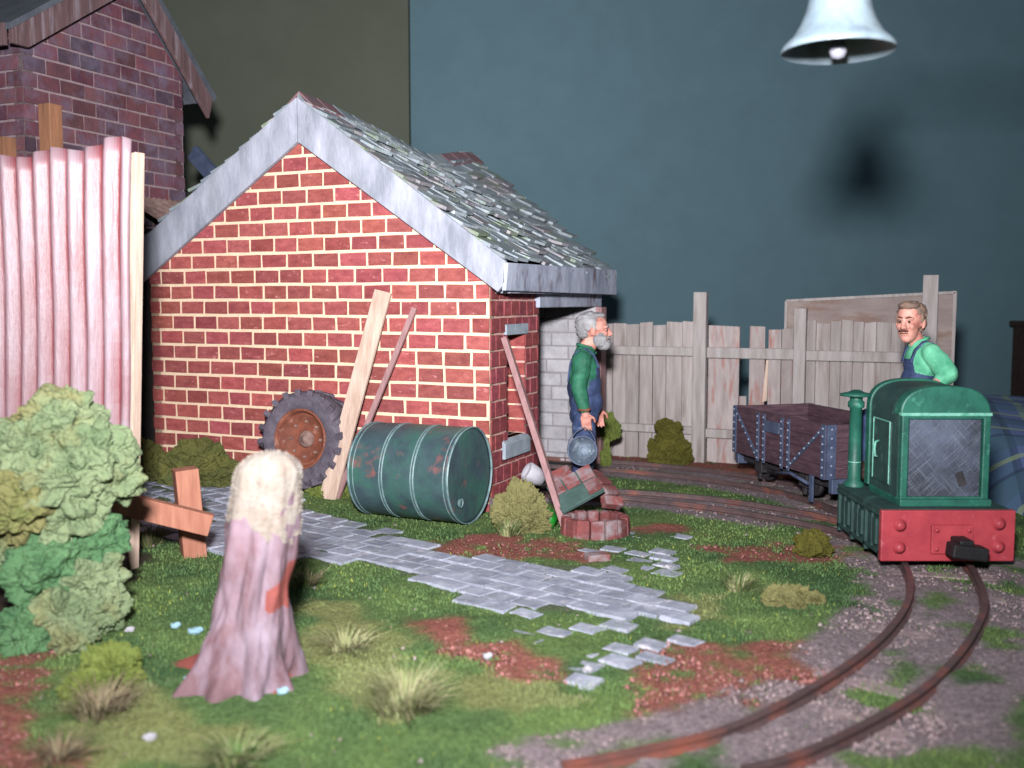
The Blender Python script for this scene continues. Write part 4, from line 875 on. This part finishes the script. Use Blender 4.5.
b = g(325, 503); shrub('moss_shrub', b, [(0, 0, .05, (.16, .12, .10)), (.13, .03, .06, (.12, .1, .09)), (-.08, .08, .1, (.10, .09, .08))], M['foam_lime'], 'low lime green moss clump in front of the tractor wheel beside the drum', sub=5, fine=.12)
b = g(664, 459); b = Vector((b.x, 11.35, 0)); 
shrub('moss_shrub', b, [(0, 0, .12, (.22, .15, .2)), (0, 0, .34, (.15, .12, .16)), (-.06, 0, .45, (.09, .08, .07)), (.12, 0, .1, (.14, .12, .15))], M['foam_moss'], 'mustard brown moss shrub in front of the back fence, between shed and wagon')
b = Vector((1.10, 11.2, 0)); shrub('climbing_shrub', b, [(-.01, 0, .44, (.09, .09, .15)), (.04, 0, .40, (.09, .08, .10)), (-.04, -.02, .10, (.06, .06, .12)), (-.03, 0, .26, (.03, .03, .18))], M['foam_lime'], 'light green shrub at the shed corner post just behind the bearded person', fine=.12)
b = g(812, 554); shrub('moss_shrub', b, [(0, 0, .06, (.13, .12, .12)), (.05, 0, .03, (.10, .1, .08))], M['foam_moss'], 'round mustard moss clump beside the locomotive side frame')
b = g(792, 603); shrub('moss_shrub', b, [(-.08, 0, .02, (.11, .09, .08)), (.05, .07, .02, (.09, .08, .07)), (.15, .03, .01, (.06, .06, .05)), (0, -.08, .0, (.06, .06, .05))], M['foam_tan'], 'tan and yellow low plant clump in the grass left of the buffer beam', fine=.12)
b = g(522, 532); shrub('dry_shrub', b, [(-.02, .1, .14, (.20, .12, .24)), (.07, .04, .08, (.16, .12, .14)), (-.12, .1, .12, (.12, .1, .12))], M['foam_tan'], 'tan dry shrub at the brick shed corner, between drum and leaning plank', fine=.12)
b = g(112, 684); shrub('moss_shrub', b, [(0, 0, .06, (.14, .12, .14)), (-.06, -.1, .03, (.12, .12, .08))], M['foam_lime'], 'small yellow green clump in the grass below the pale foam bush', fine=.12)

def tuft(px_, py_, n, h, sp, cols, label, seed=1, cat='grass tuft', w0=.004):
    b = g(px_, py_); r = random.Random(seed); w = MB()
    for k in range(n):
        a = r.uniform(0, 6.283); d0 = r.uniform(0, sp * .35); lean = r.uniform(.1, 1.0) * sp; hh = h * r.uniform(.45, 1.0)
        p0 = Vector((math.cos(a) * d0, math.sin(a) * d0, -.01)); p1 = p0 + Vector((math.cos(a) * lean * .4, math.sin(a) * lean * .4, hh * .65)); p2 = p0 + Vector((math.cos(a) * lean, math.sin(a) * lean, hh * r.uniform(.75, 1.05)))
        s_ = Vector((-math.sin(a + .5), math.cos(a + .5), 0)) * w0; c = cols[r.randrange(len(cols))]; k_ = r.uniform(.7, 1.15); c = tuple(v * k_ for v in lin(c))
        w.add([p0 - s_, p0 + s_, p1 + s_ * .7, p1 - s_ * .7], [(0, 1, 2, 3)], c); w.add([p1 - s_ * .7, p1 + s_ * .7, p2], [(0, 1, 2)], c)
    o = w.build('grass_tuft', M['straw']); o.location = b; tag(o, label, cat, 'grass tufts in the yard')
ST = [(142, 144, 104), (118, 126, 84), (160, 156, 122)]; GN = [(88, 112, 66), (116, 126, 80), (76, 100, 58)]; BR = [(124, 110, 90), (140, 130, 104), (104, 94, 74)]
tuft(405, 712, 420, .22, .30, ST, 'large straw coloured grass tuft in the foreground lawn right of the stump', 1)
tuft(345, 650, 220, .12, .28, ST, 'pale straw patch of grass directly right of the tree stump, behind the large tuft', 2)
tuft(508, 536, 200, .17, .17, ST + GN, 'upright pale grass tuft in front of the dry shrub at the shed corner', 3)
tuft(775, 598, 140, .10, .16, GN + ST, 'low wispy grass tuft just left of the tan plant clump', 14)
tuft(738, 590, 200, .14, .18, ST + GN, 'wispy grass tuft in mid lawn left of the buffer beam', 4)
tuft(148, 545, 220, .20, .24, BR + GN, 'thin dry grass tuft between corrugated sheet and broken fence post', 5)
tuft(100, 715, 260, .16, .26, BR, 'brownish dry grass tuft in the lower left corner below the pale bush', 6)
tuft(235, 762, 240, .12, .24, GN + ST, 'green and straw grass tuft at the bottom edge below the stump', 7)
tuft(308, 585, 160, .12, .16, BR + GN, 'short dull grass tuft right behind the tree stump by the path', 8)
tuft(60, 760, 160, .10, .2, BR, 'low brown grass tuft at the bottom left edge of the yard', 9)
r = random.Random(77)
for k, (px_, py_, lab) in enumerate(((488, 658, 'small pinkish white pebble beside the large straw tuft'), (668, 569, 'white pebble on grass beside the end of the cobbled path'), (588, 672, 'cream pebble on the grass below the cobbles'), (130, 632, 'whitish pebble at the foot of the pale green bush'), (150, 740, 'cream pebble in the grass at the lower left'))):
    w = MB(); w.blob((0, 0, .012), (.026, .02, .018), 2, .25, 2, seed=k); o = w.build('pebble', M['whitepot']); o.location = g(px_, py_); tag(o, lab, 'pebble', 'pebbles on the grass')

# ------------------------------------------------------------------ yard lamp
Lp = empty('yard_lamp', (3.2, 5.0, 0), 0, 'white bell-shaped enamel yard lamp hanging at the top of the picture', 'lamp')
c = at(838, 52, 5.0); lx = c.x - 3.2; lz = c.z
w = MB(); pr = [(.268, 0), (.272, .012), (.258, .035), (.215, .075), (.182, .13), (.158, .19), (.142, .26), (.130, .33), (.10, .39), (.05, .42), (.035, .44), (0, .44)]
w.lathe(pr, T(lx, 0, lz), n=48); w.lathe([(.268, 0), (.25, .015), (.205, .06), (.17, .12), (.145, .2), (.12, .3), (.08, .36), (0, .39)], T(lx, 0, lz), n=48); w.build('lamp_shade', M['lamp'], Lp)
w = MB(); w.lathe([(0, -.035), (.03, -.028), (.042, 0), (.035, .04), (.02, .08), (.02, .36)], T(lx, 0, lz), n=20); w.build('bulb', M['glass'], Lp)
w = MB(); w.tube([(lx, 0, lz + .42), (lx, 0, lz + .50), (lx + .06, 0, lz + .54), (0, 0, lz + .55)], .03, 12); w.build('lamp_arm', M['locodark'], Lp)
w = MB(); w.tube([(0, 0, -.02), (0, 0, lz + .85)], .045, 14); w.build('lamp_post', M['locodark'], Lp)

# ------------------------------------------------------------------ tartan blanket and cabinet in the room behind
bm_ = bpy.data.materials.new('blue_tartan'); bm_.use_nodes = True; nt = bm_.node_tree; Nn = nt.nodes; Lk = nt.links; bs = Nn['Principled BSDF']; bs.inputs['Roughness'].default_value = .95
tcn = Nn.new('ShaderNodeTexCoord'); sp = Nn.new('ShaderNodeSeparateXYZ'); mpp = Nn.new('ShaderNodeMapping'); mpp.inputs['Rotation'].default_value = (0, 0, .35); Lk.new(tcn.outputs['Object'], mpp.inputs[0]); Lk.new(mpp.outputs[0], sp.inputs[0])
def stripe(sock, per, wd, off=0):
    a = Nn.new('ShaderNodeMath'); a.operation = 'MULTIPLY_ADD'; a.inputs[1].default_value = 1 / per; a.inputs[2].default_value = off; Lk.new(sock, a.inputs[0]); f_ = Nn.new('ShaderNodeMath'); f_.operation = 'FRACT'; Lk.new(a.outputs[0], f_.inputs[0])
    l = Nn.new('ShaderNodeMath'); l.operation = 'LESS_THAN'; l.inputs[1].default_value = wd; Lk.new(f_.outputs[0], l.inputs[0]); m_ = Nn.new('ShaderNodeMath'); m_.operation = 'MULTIPLY'; m_.inputs[1].default_value = .5; Lk.new(l.outputs[0], m_.inputs[0]); return m_.outputs[0]
cur = lin((92, 112, 158))
def over(cur, fac, colr):
    x_ = Nn.new('ShaderNodeMix'); x_.data_type = 'RGBA'; Lk.new(fac, x_.inputs[0])
    if isinstance(cur, tuple): x_.inputs[6].default_value = (*cur, 1)
    else: Lk.new(cur, x_.inputs[6])
    x_.inputs[7].default_value = (*lin(colr), 1); return x_.outputs[2]
for ax in ('X', 'Y'):
    cur = over(cur, stripe(sp.outputs[ax], .95, .42), (60, 96, 108)); cur = over(cur, stripe(sp.outputs[ax], .95, .10, .3), (160, 176, 120)); cur = over(cur, stripe(sp.outputs[ax], .95, .08, .62), (30, 40, 72))
Lk.new(cur, bs.inputs['Base Color'])
w = MB(); nu, nv = 50, 50; vs = []
for j in range(nv + 1):
    for i in range(nu + 1):
        u, v = i / nu, j / nv; x_ = 4.62 + 5.2 * u; y_ = 8.4 + 6.1 * v
        ed = min(u, v, 1 - u, 1 - v); h = .12 + .60 * min(1, v * 1.5) ** .9 * (1 - .75 * u) + .05 * mn.noise(Vector((x_ * .9, y_ * .9, 0))); z_ = -.35 + (h + .35) * min(1, ed * 9) ** .45
        vs.append(Vector((x_, y_, z_)))
w.add(vs, [(j * (nu + 1) + i, j * (nu + 1) + i + 1, (j + 1) * (nu + 1) + i + 1, (j + 1) * (nu + 1) + i) for j in range(nv) for i in range(nu)], smooth=True)
n0 = len(vs); w.add([Vector((v.x, v.y, -.36)) for v in vs], [(j * (nu + 1) + i, (j + 1) * (nu + 1) + i, (j + 1) * (nu + 1) + i + 1, j * (nu + 1) + i + 1) for j in range(nv) for i in range(nu)])
tag(w.build('tartan_blanket', bm_), 'blue tartan blanket over a rounded heap beyond the yard at the right', 'blanket')
w = MB(); Cb = empty('dark_cabinet', (8.55, 15.2, -.36), 0, 'dark brown cabinet corner at the right edge of the frame against the teal wall', 'cabinet')
w.box((0, 0, .92), (1.5, .8, 1.84)); w.build('cabinet_body', M['boot'], Cb, bevel=.02); w = MB(); w.box((0, -.02, 1.87), (1.6, .9, .08)); w.build('cabinet_top', M['boot'], Cb, bevel=.02)

# ------------------------------------------------------------------ people
def sph(n=14):
    bm = bmesh.new(); bmesh.ops.create_icosphere(bm, subdivisions=3, radius=1); v = np.array([p.co[:] for p in bm.verts]); f = [tuple(q_.index for q_ in t.verts) for t in bm.faces]; bm.free(); return v, f
SV, SF = sph()
def caps_mesh(p0, r0, p1, r1, n=16):
    p0 = Vector(p0); p1 = Vector(p1); L_ = (p1 - p0).length; prof = []
    for k in range(5): a = -math.pi / 2 + math.pi / 2 * k / 4; prof.append((r0 * math.cos(a), r0 * math.sin(a)))
    for k in range(5): a = math.pi / 2 * k / 4; prof.append((r1 * math.cos(a), L_ + r1 * math.sin(a)))
    m = MB(); q_ = (p1 - p0).to_track_quat('Z', 'Y').to_matrix().to_4x4(); m.lathe([(max(a, 1e-3), b) for a, b in prof], T(*p0) @ q_, n=n)
    m.f.append(tuple(range(n))[::-1]); m.f.append(tuple(len(m.v) - n + k for k in range(n))); return m.v, m.f
class Body:
    def __init__(s): s.v = []; s.f = []; s.p = []
    def _a(s, v, f): o = len(s.v); s.v += [tuple(q_) for q_ in v]; s.f += [tuple(i + o for i in t) for t in f]
    def cap(s, p0, r0, p1, r1, t): s._a(*caps_mesh(p0, r0, p1, r1)); s.p.append(('c', np.array(p0), r0, np.array(p1), r1, t))
    def ell(s, c, r, t, R=None):
        R = np.array(R) if R is not None else np.eye(3); v = (SV * np.array(r)) @ R.T + np.array(c); s._a(v, SF); s.p.append(('e', np.array(c), np.array(r), R, 0, t))
    def build(s, name, parent, mats, voxel=.0065, over=None, wrinkle=None):
        me = bpy.data.meshes.new(name); me.from_pydata(s.v, [], s.f); me.update(); o = bpy.data.objects.new(name, me); COL.objects.link(o)
        m = o.modifiers.new('r', 'REMESH'); m.mode = 'VOXEL'; m.voxel_size = voxel; m2 = o.modifiers.new('s', 'SMOOTH'); m2.factor = .5; m2.iterations = 4
        dg = bpy.context.evaluated_depsgraph_get(); dg.update(); n = bpy.data.meshes.new_from_object(o.evaluated_get(dg)); bpy.data.objects.remove(o)
        N = len(n.polygons); c = np.empty(N * 3); n.polygons.foreach_get('center', c); c = c.reshape(-1, 3); best = np.full(N, 1e9); tg = np.zeros(N, int)
        for q_ in s.p:
            if q_[0] == 'c':
                d = q_[3] - q_[1]; t = np.clip(((c - q_[1]) @ d) / max(d @ d, 1e-9), 0, 1); D = np.linalg.norm(c - (q_[1] + t[:, None] * d), axis=1) - (q_[2] + (q_[4] - q_[2]) * t)
            else: l = (c - q_[1]) @ q_[3]; D = (np.linalg.norm(l / q_[2], axis=1) - 1) * q_[2].min()
            k_ = D < best; best[k_] = D[k_]; tg[k_] = q_[5]
        if over: tg = over(c, tg)
        V_ = np.empty(len(n.vertices) * 3); n.vertices.foreach_get('co', V_); V_ = V_.reshape(-1, 3); Nn_ = np.empty(len(n.vertices) * 3); n.vertices.foreach_get('normal', Nn_); Nn_ = Nn_.reshape(-1, 3)
        vt = np.zeros(len(V_), int); 
        li = np.empty(len(n.loops), int); n.loops.foreach_get('vertex_index', li); lt = np.repeat(tg, [len(p_.vertices) for p_ in n.polygons]); vt[li] = lt
        disp = np.array([mn.noise(Vector((p_[0] * 11, p_[1] * 11, p_[2] * 7 + p_[0] * 6))) * .012 if t_ in (1, 2) else 0.0 for p_, t_ in zip(V_, vt)])
        V_ += Nn_ * disp[:, None]; n.vertices.foreach_set('co', V_.ravel())
        n.materials.clear()
        for m_ in mats: n.materials.append(m_)
        n.polygons.foreach_set('material_index', tg); n.polygons.foreach_set('use_smooth', np.ones(N, bool)); n.update()
        b_ = bpy.data.objects.new(name, n); COL.objects.link(b_); b_.parent = parent; return b_
def rotz3(a): return np.array([[math.cos(a), -math.sin(a), 0], [math.sin(a), math.cos(a), 0], [0, 0, 1]])
def head(B, c, h, yaw, gaunt=0.0):
    """head of half-height h/2 about c, face towards local +x turned by yaw; returns a point mapper"""
    R = rotz3(yaw); c = np.array(c); k = h / .36
    def q_(x_, y_, z_): return tuple(c + R @ (np.array([x_, y_, z_]) * k))
    def e(p, r, t=0): B.ell(q_(*p), tuple(v * k for v in r), t, R)
    e((-.02, 0, .045), (.132, .108, .128)); e((.035, 0, -.045), (.085, .082, .125)); e((.065, 0, -.125), (.042, .045, .042))   # skull, face, chin
    e((.098, 0, .035), (.028, .072, .018)); e((.085, .047, -.03), (.03, .03, .03)); e((.085, -.047, -.03), (.03, .03, .03))        # brow, cheekbones
    B.cap(q_(.112, 0, .025), .014 * k, q_(.140, 0, -.035), .021 * k, 0); e((.130, .018, -.042), (.016, .013, .012)); e((.130, -.018, -.042), (.016, .013, .012))
    e((.108, 0, -.076), (.018, .034, .009)); e((.104, 0, -.094), (.018, .03, .010)); e((.09, 0, -.08), (.03, .045, .04))
    for s_ in (-1, 1): e((-.015, s_ * .112, -.005), (.026, .013, .042)); e((-.005, s_ * .108, -.035), (.014, .010, .018))
    return q_, R, k
def face_bits(parent, q_, R, k, browm):
    for s_ in (-1, 1):
        w = MB(); w.blob(q_(.100, s_ * .036, .008), .013 * k, 3, 0, 1, fine=0, smooth=True); ey = w.build('eye', M['eye'], parent)
        w = MB(); w.blob(q_(.108, s_ * .037, .007), .0105 * k, 2, 0, 1, fine=0, smooth=True); w.build('pupil', M['pupil'], ey)
        w = MB(); w.tube([q_(.118, s_ * .012, .036), q_(.118, s_ * .04, .046), q_(.095, s_ * .066, .036)], [.007 * k, .009 * k, .004 * k], 8); w.build('eyebrow', browm, parent)
    w = MB(); w.tube([q_(.112, -.032, -.088), q_(.124, -.012, -.085), q_(.126, 0, -.086), q_(.124, .012, -.085), q_(.112, .032, -.088)], .0045 * k, 6); w.build('mouth', M['rust'], parent)
def hairpiece(parent, q_, R, k, m, lobes, name='hair', seed=1):
    w = MB()
    for i, (p, rr) in enumerate(lobes):
        bm = bmesh.new(); bmesh.ops.create_icosphere(bm, subdivisions=4, radius=1); sd = Vector((i * 3 + seed, 0, 0)); vs = []
        for v in bm.verts:
            n_ = v.co.normalized(); kk = 1 + .10 * mn.noise(n_ * 4 + sd) + .08 * mn.noise(n_ * 11 + sd); vs.append(q_(p[0] + n_.x * rr[0] * kk, p[1] + n_.y * rr[1] * kk, p[2] + n_.z * rr[2] * kk))
        w.add(vs, [tuple(t.index for t in f.verts) for f in bm.faces], smooth=True); bm.free()
    return w.build(name, m, parent)
def hand(B, wrist, d, side_, palmn, s_=1.0, curl=.5, t=0):
    """wrist, finger direction d, side_ (thumb side), palmn: direction the fingers curl to"""
    W_ = np.array(wrist, float); d = np.array(d, float); d /= np.linalg.norm(d); sd = np.array(side_, float); sd -= d * (sd @ d); sd /= np.linalg.norm(sd); pn = np.cross(d, sd); pn *= np.sign(pn @ np.array(palmn, float)) or 1
    R = np.stack([d, sd, pn], 1); B.cap(tuple(W_), .030 * s_, tuple(W_ + d * .03 * s_), .03 * s_, t); B.ell(tuple(W_ + d * .055 * s_), (.052 * s_, .043 * s_, .020 * s_), t, R)
    for i, (off, ln) in enumerate(((.031, .070), (.011, .080), (-.010, .074), (-.030, .058))):
        p0 = W_ + d * .095 * s_ + sd * off * s_; c1 = curl * (1 + .15 * i); d1 = d * math.cos(c1 * .5) + pn * math.sin(c1 * .5); d2 = d * math.cos(c1 * 1.2) + pn * math.sin(c1 * 1.2); p1 = p0 + d1 * ln * .5 * s_; p2 = p1 + d2 * ln * .5 * s_ + sd * off * .15
        B.cap(tuple(p0 - d * .02 * s_), .0098 * s_, tuple(p1), .0088 * s_, t); B.cap(tuple(p1), .0088 * s_, tuple(p2), .0072 * s_, t)
    t0 = W_ + d * .03 * s_ + sd * .03 * s_; t1 = t0 + (d * .6 + sd * .7 + pn * .35) * .045 * s_; t2 = t1 + (d * .95 + sd * .15 + pn * .3) * .036 * s_; B.cap(tuple(t0), .014 * s_, tuple(t1), .011 * s_, t); B.cap(tuple(t1), .011 * s_, tuple(t2), .009 * s_, t)

# the bearded man, standing, facing right
P1 = empty('person', (.705, 9.72, 0), math.radians(-4), 'grey bearded person in green shirt and navy dungarees standing at the shed opening', 'person')
P1.scale = (1.12, 1.08, 1.0)
B = Body(); SKN, SHT, DEN, BOT = 0, 1, 2, 3
q_, R, k = head(B, (.085, 0, 1.575), .36, 0)
B.cap((.02, 0, 1.40), .076, (.045, 0, 1.46), .070, SKN); B.cap((-.005, 0, 1.30), .11, (.01, 0, 1.375), .082, SHT)
B.ell((-.005, 0, 1.17), (.135, .185, .20), SHT); B.ell((.0, 0, 1.02), (.15, .185, .20), DEN); B.ell((.015, 0, .88), (.15, .175, .19), DEN); B.ell((-.0, 0, .76), (.135, .165, .14), DEN)
B.cap((-.01, -.10, 1.325), .075, (-.01, .10, 1.325), .075, SHT)
for s_, el, wr in ((-1, (-.045, -.245, 1.04), (.0, -.262, .845)), (1, (.03, .245, 1.02), (.115, .235, .83))):
    B.cap((-.02, s_ * .170, 1.295), .084, el, .070, SHT); B.cap(el, .070, wr, .052, SHT); B.cap(wr, .036, tuple(np.array(wr) + np.array((.008, 0, -.045))), .032, SKN)
    hand(B, tuple(np.array(wr) + np.array((.008, 0, -.04))), (.10, 0, -1), (1, 0, 0), (.2, -s_, 0), 1.12, .45)
    B.cap((0, s_ * .085, .72), .108, (.005, s_ * .09, .42), .092, DEN); B.cap((.005, s_ * .095, .42), .096, (-.02, s_ * .10, .12), .085, DEN)
    B.cap((-.03, s_ * .10, .06), .055, (.10, s_ * .105, .045), .045, BOT); B.cap((-.03, s_ * .10, .06), .055, (-.025, s_ * .1, .14), .055, BOT)
def ov1(c, tg):
    bib = (tg == SHT) & (c[:, 0] > .055) & (np.abs(c[:, 1]) < .11) & (c[:, 2] < 1.22); tg = np.where(bib, DEN, tg)
    back = (tg == DEN) & (c[:, 2] > 1.0) & (c[:, 0] < .04); return np.where(back & (c[:, 2] > 1.04 - c[:, 0] * .2), SHT, tg)
body = B.build('body', P1, [M['skin'], M['shirtd'], M['denim'], M['boot']], over=ov1)
face_bits(body, q_, R, k, M['hairg'])
hairpiece(body, q_, R, k, M['hairg'], [((-.045, 0, .065), (.125, .114, .120)), ((-.09, 0, .0), (.072, .1, .085)), ((-.005, .108, .03), (.018, .012, .045)), ((-.005, -.108, .03), (.018, .012, .045)), ((.02, 0, .145), (.075, .08, .032))])
hairpiece(body, q_, R, k, M['hairg'], [((.08, 0, -.135), (.068, .066, .058)), ((.045, .06, -.085), (.06, .034, .075)), ((.045, -.06, -.085), (.06, .034, .075)), ((.12, .02, -.066), (.022, .028, .014)), ((.12, -.02, -.066), (.022, .028, .014))], 'beard', 5)
for s_ in (-1, 1):
    w = MB(); pts = [(.125, s_ * .085, 1.22), (.085, s_ * .10, 1.335), (.02, s_ * .11, 1.402), (-.06, s_ * .105, 1.38), (-.122, s_ * .085, 1.25), (-.14, s_ * .06, 1.08)]
    for a_, b_ in zip(pts[:-1], pts[1:]): w.bar(a_, b_, .04, .016, up=(Vector(a_) - Vector((0, a_[1], 1.2))).normalized())
    w.build('dungaree_strap', M['denim'], body, bevel=.004)
w = MB(); w.tube([(.085, -.03, 1.37), (.095, 0, 1.355), (.085, .03, 1.37), (.055, .075, 1.41), (-.01, .085, 1.43), (-.06, .04, 1.44), (-.06, -.04, 1.44), (-.01, -.085, 1.43), (.055, -.075, 1.41), (.085, -.03, 1.37)], .016, 8); w.build('collar', M['shirtd'], body)
w = MB(); w.lathe([(.05, -.012), (.058, 0), (.05, .02)], T(.0, -.262, .835), n=16); w.build('rolled_cuff', M['rust'], body)
# bucket held by its bail
Bk = empty('bucket', (.66, 9.39, .0), 0, 'dark galvanised bucket hanging from the bearded person\'s hand, its round end facing out', 'bucket')
Mb = T(.0, .0, .44) @ RX(math.radians(78)); w = MB(); w.lathe([(0, .10), (.125, .10), (.135, .112), (.14, .10), (.125, -.12), (.118, -.12), (.128, .07), (0, .07)], Mb, n=36); w.build('bucket_body', M['bucket'], Bk)
w = MB(); w.lathe([(.132, .098), (.142, .104), (.142, .118), (.132, .122), (.126, .11)], Mb, n=36); w.build('bucket_rim', M['strap'], Bk)
w = MB(); pts = [(-.138, -.05, .46), (-.12, -.01, .55), (-.05, .02, .625), (.03, .05, .665), (.09, .02, .62), (.125, -.01, .55), (.138, -.05, .46)]; w.tube(pts, .006, 8); w.build('bail_handle', M['strap'], Bk)

# the driver, sitting sideways on the locomotive, facing left and glancing at the camera
P2 = empty('person', (3.275, 8.0, .035), math.radians(180), 'moustached person in light green shirt and blue dungarees sitting on the locomotive, facing left', 'person')
B = Body(); q_, R, k = head(B, (.10, .01, 1.655), .345, math.radians(46))
B.cap((.03, 0, 1.49), .062, (.065, 0, 1.56), .056, SKN); B.cap((0, 0, 1.42), .09, (.015, 0, 1.475), .070, SHT)
B.ell((0, 0, 1.34), (.125, .165, .18), SHT); B.ell((.015, 0, 1.14), (.135, .16, .21), DEN); B.ell((0, 0, .92), (.14, .17, .14), DEN)
B.cap((-.01, -.10, 1.445), .062, (-.01, .10, 1.445), .062, SHT)
for s_, el, wr in ((1, (-.12, .235, 1.255), (.05, .29, 1.14)), (-1, (-.05, -.24, 1.12), (.16, -.22, 1.02))):
    B.cap((-.02, s_ * .155, 1.42), .078, el, .080, SHT); e_ = np.array(el); w_ = np.array(wr); B.cap(tuple(e_), .074, tuple(e_ * .7 + w_ * .3), .066, SHT); B.cap(tuple(e_ * .75 + w_ * .25), .050, wr, .034, SKN)
    hand(B, tuple(w_), tuple((w_ - e_) * np.array((1, .3, 1))), (0, -s_, .3), (0, 0, -1), 1.0, .7)
    B.cap((0, s_ * .09, .90), .10, (.36, s_ * .10, .88), .08, DEN); B.cap((.36, s_ * .10, .88), .078, (.36, s_ * .10, .56), .06, DEN)
    B.cap((.35, s_ * .10, .45), .05, (.45, s_ * .10, .44), .04, BOT); B.cap((.355, s_ * .10, .45), .05, (.36, s_ * .10, .58), .05, BOT)
def ov2(c, tg):
    bib = (tg == SHT) & (c[:, 0] > .05) & (np.abs(c[:, 1]) < .10) & (c[:, 2] < 1.37); return np.where(bib, DEN, tg)
body = B.build('body', P2, [M['skin'], M['shirtl'], M['denim'], M['boot']], over=ov2)
face_bits(body, q_, R, k, M['brow'])
hairpiece(body, q_, R, k, M['hairb'], [((-.038, 0, .082), (.124, .116, .096)), ((-.10, 0, .0), (.055, .1, .10)), ((.035, 0, .14), (.085, .085, .038)), ((.0, .104, .04), (.03, .014, .05)), ((.0, -.104, .04), (.03, .014, .05))])
hairpiece(body, q_, R, k, M['brow'], [((.128, .018, -.066), (.018, .024, .009)), ((.128, -.018, -.066), (.018, .024, .009))], 'moustache', 3)
for s_ in (-1, 1):
    w = MB(); pts = [(.115, s_ * .08, 1.34), (.085, s_ * .095, 1.44), (.02, s_ * .10, 1.508), (-.055, s_ * .098, 1.49), (-.115, s_ * .085, 1.38), (-.13, s_ * .06, 1.22)]
    for a_, b_ in zip(pts[:-1], pts[1:]): w.bar(a_, b_, .036, .016, up=(Vector(a_) - Vector((0, a_[1], 1.3))).normalized())
    w.build('dungaree_strap', M['denim'], body, bevel=.004)
w = MB(); w.tube([(.08, -.03, 1.46), (.09, 0, 1.445), (.08, .03, 1.46), (.06, .06, 1.50), (-.0, .07, 1.525), (-.045, .035, 1.535), (-.045, -.035, 1.535), (0, -.07, 1.525), (.06, -.06, 1.50), (.08, -.03, 1.46)], .012, 8); w.build('collar', M['shirtl'], body)
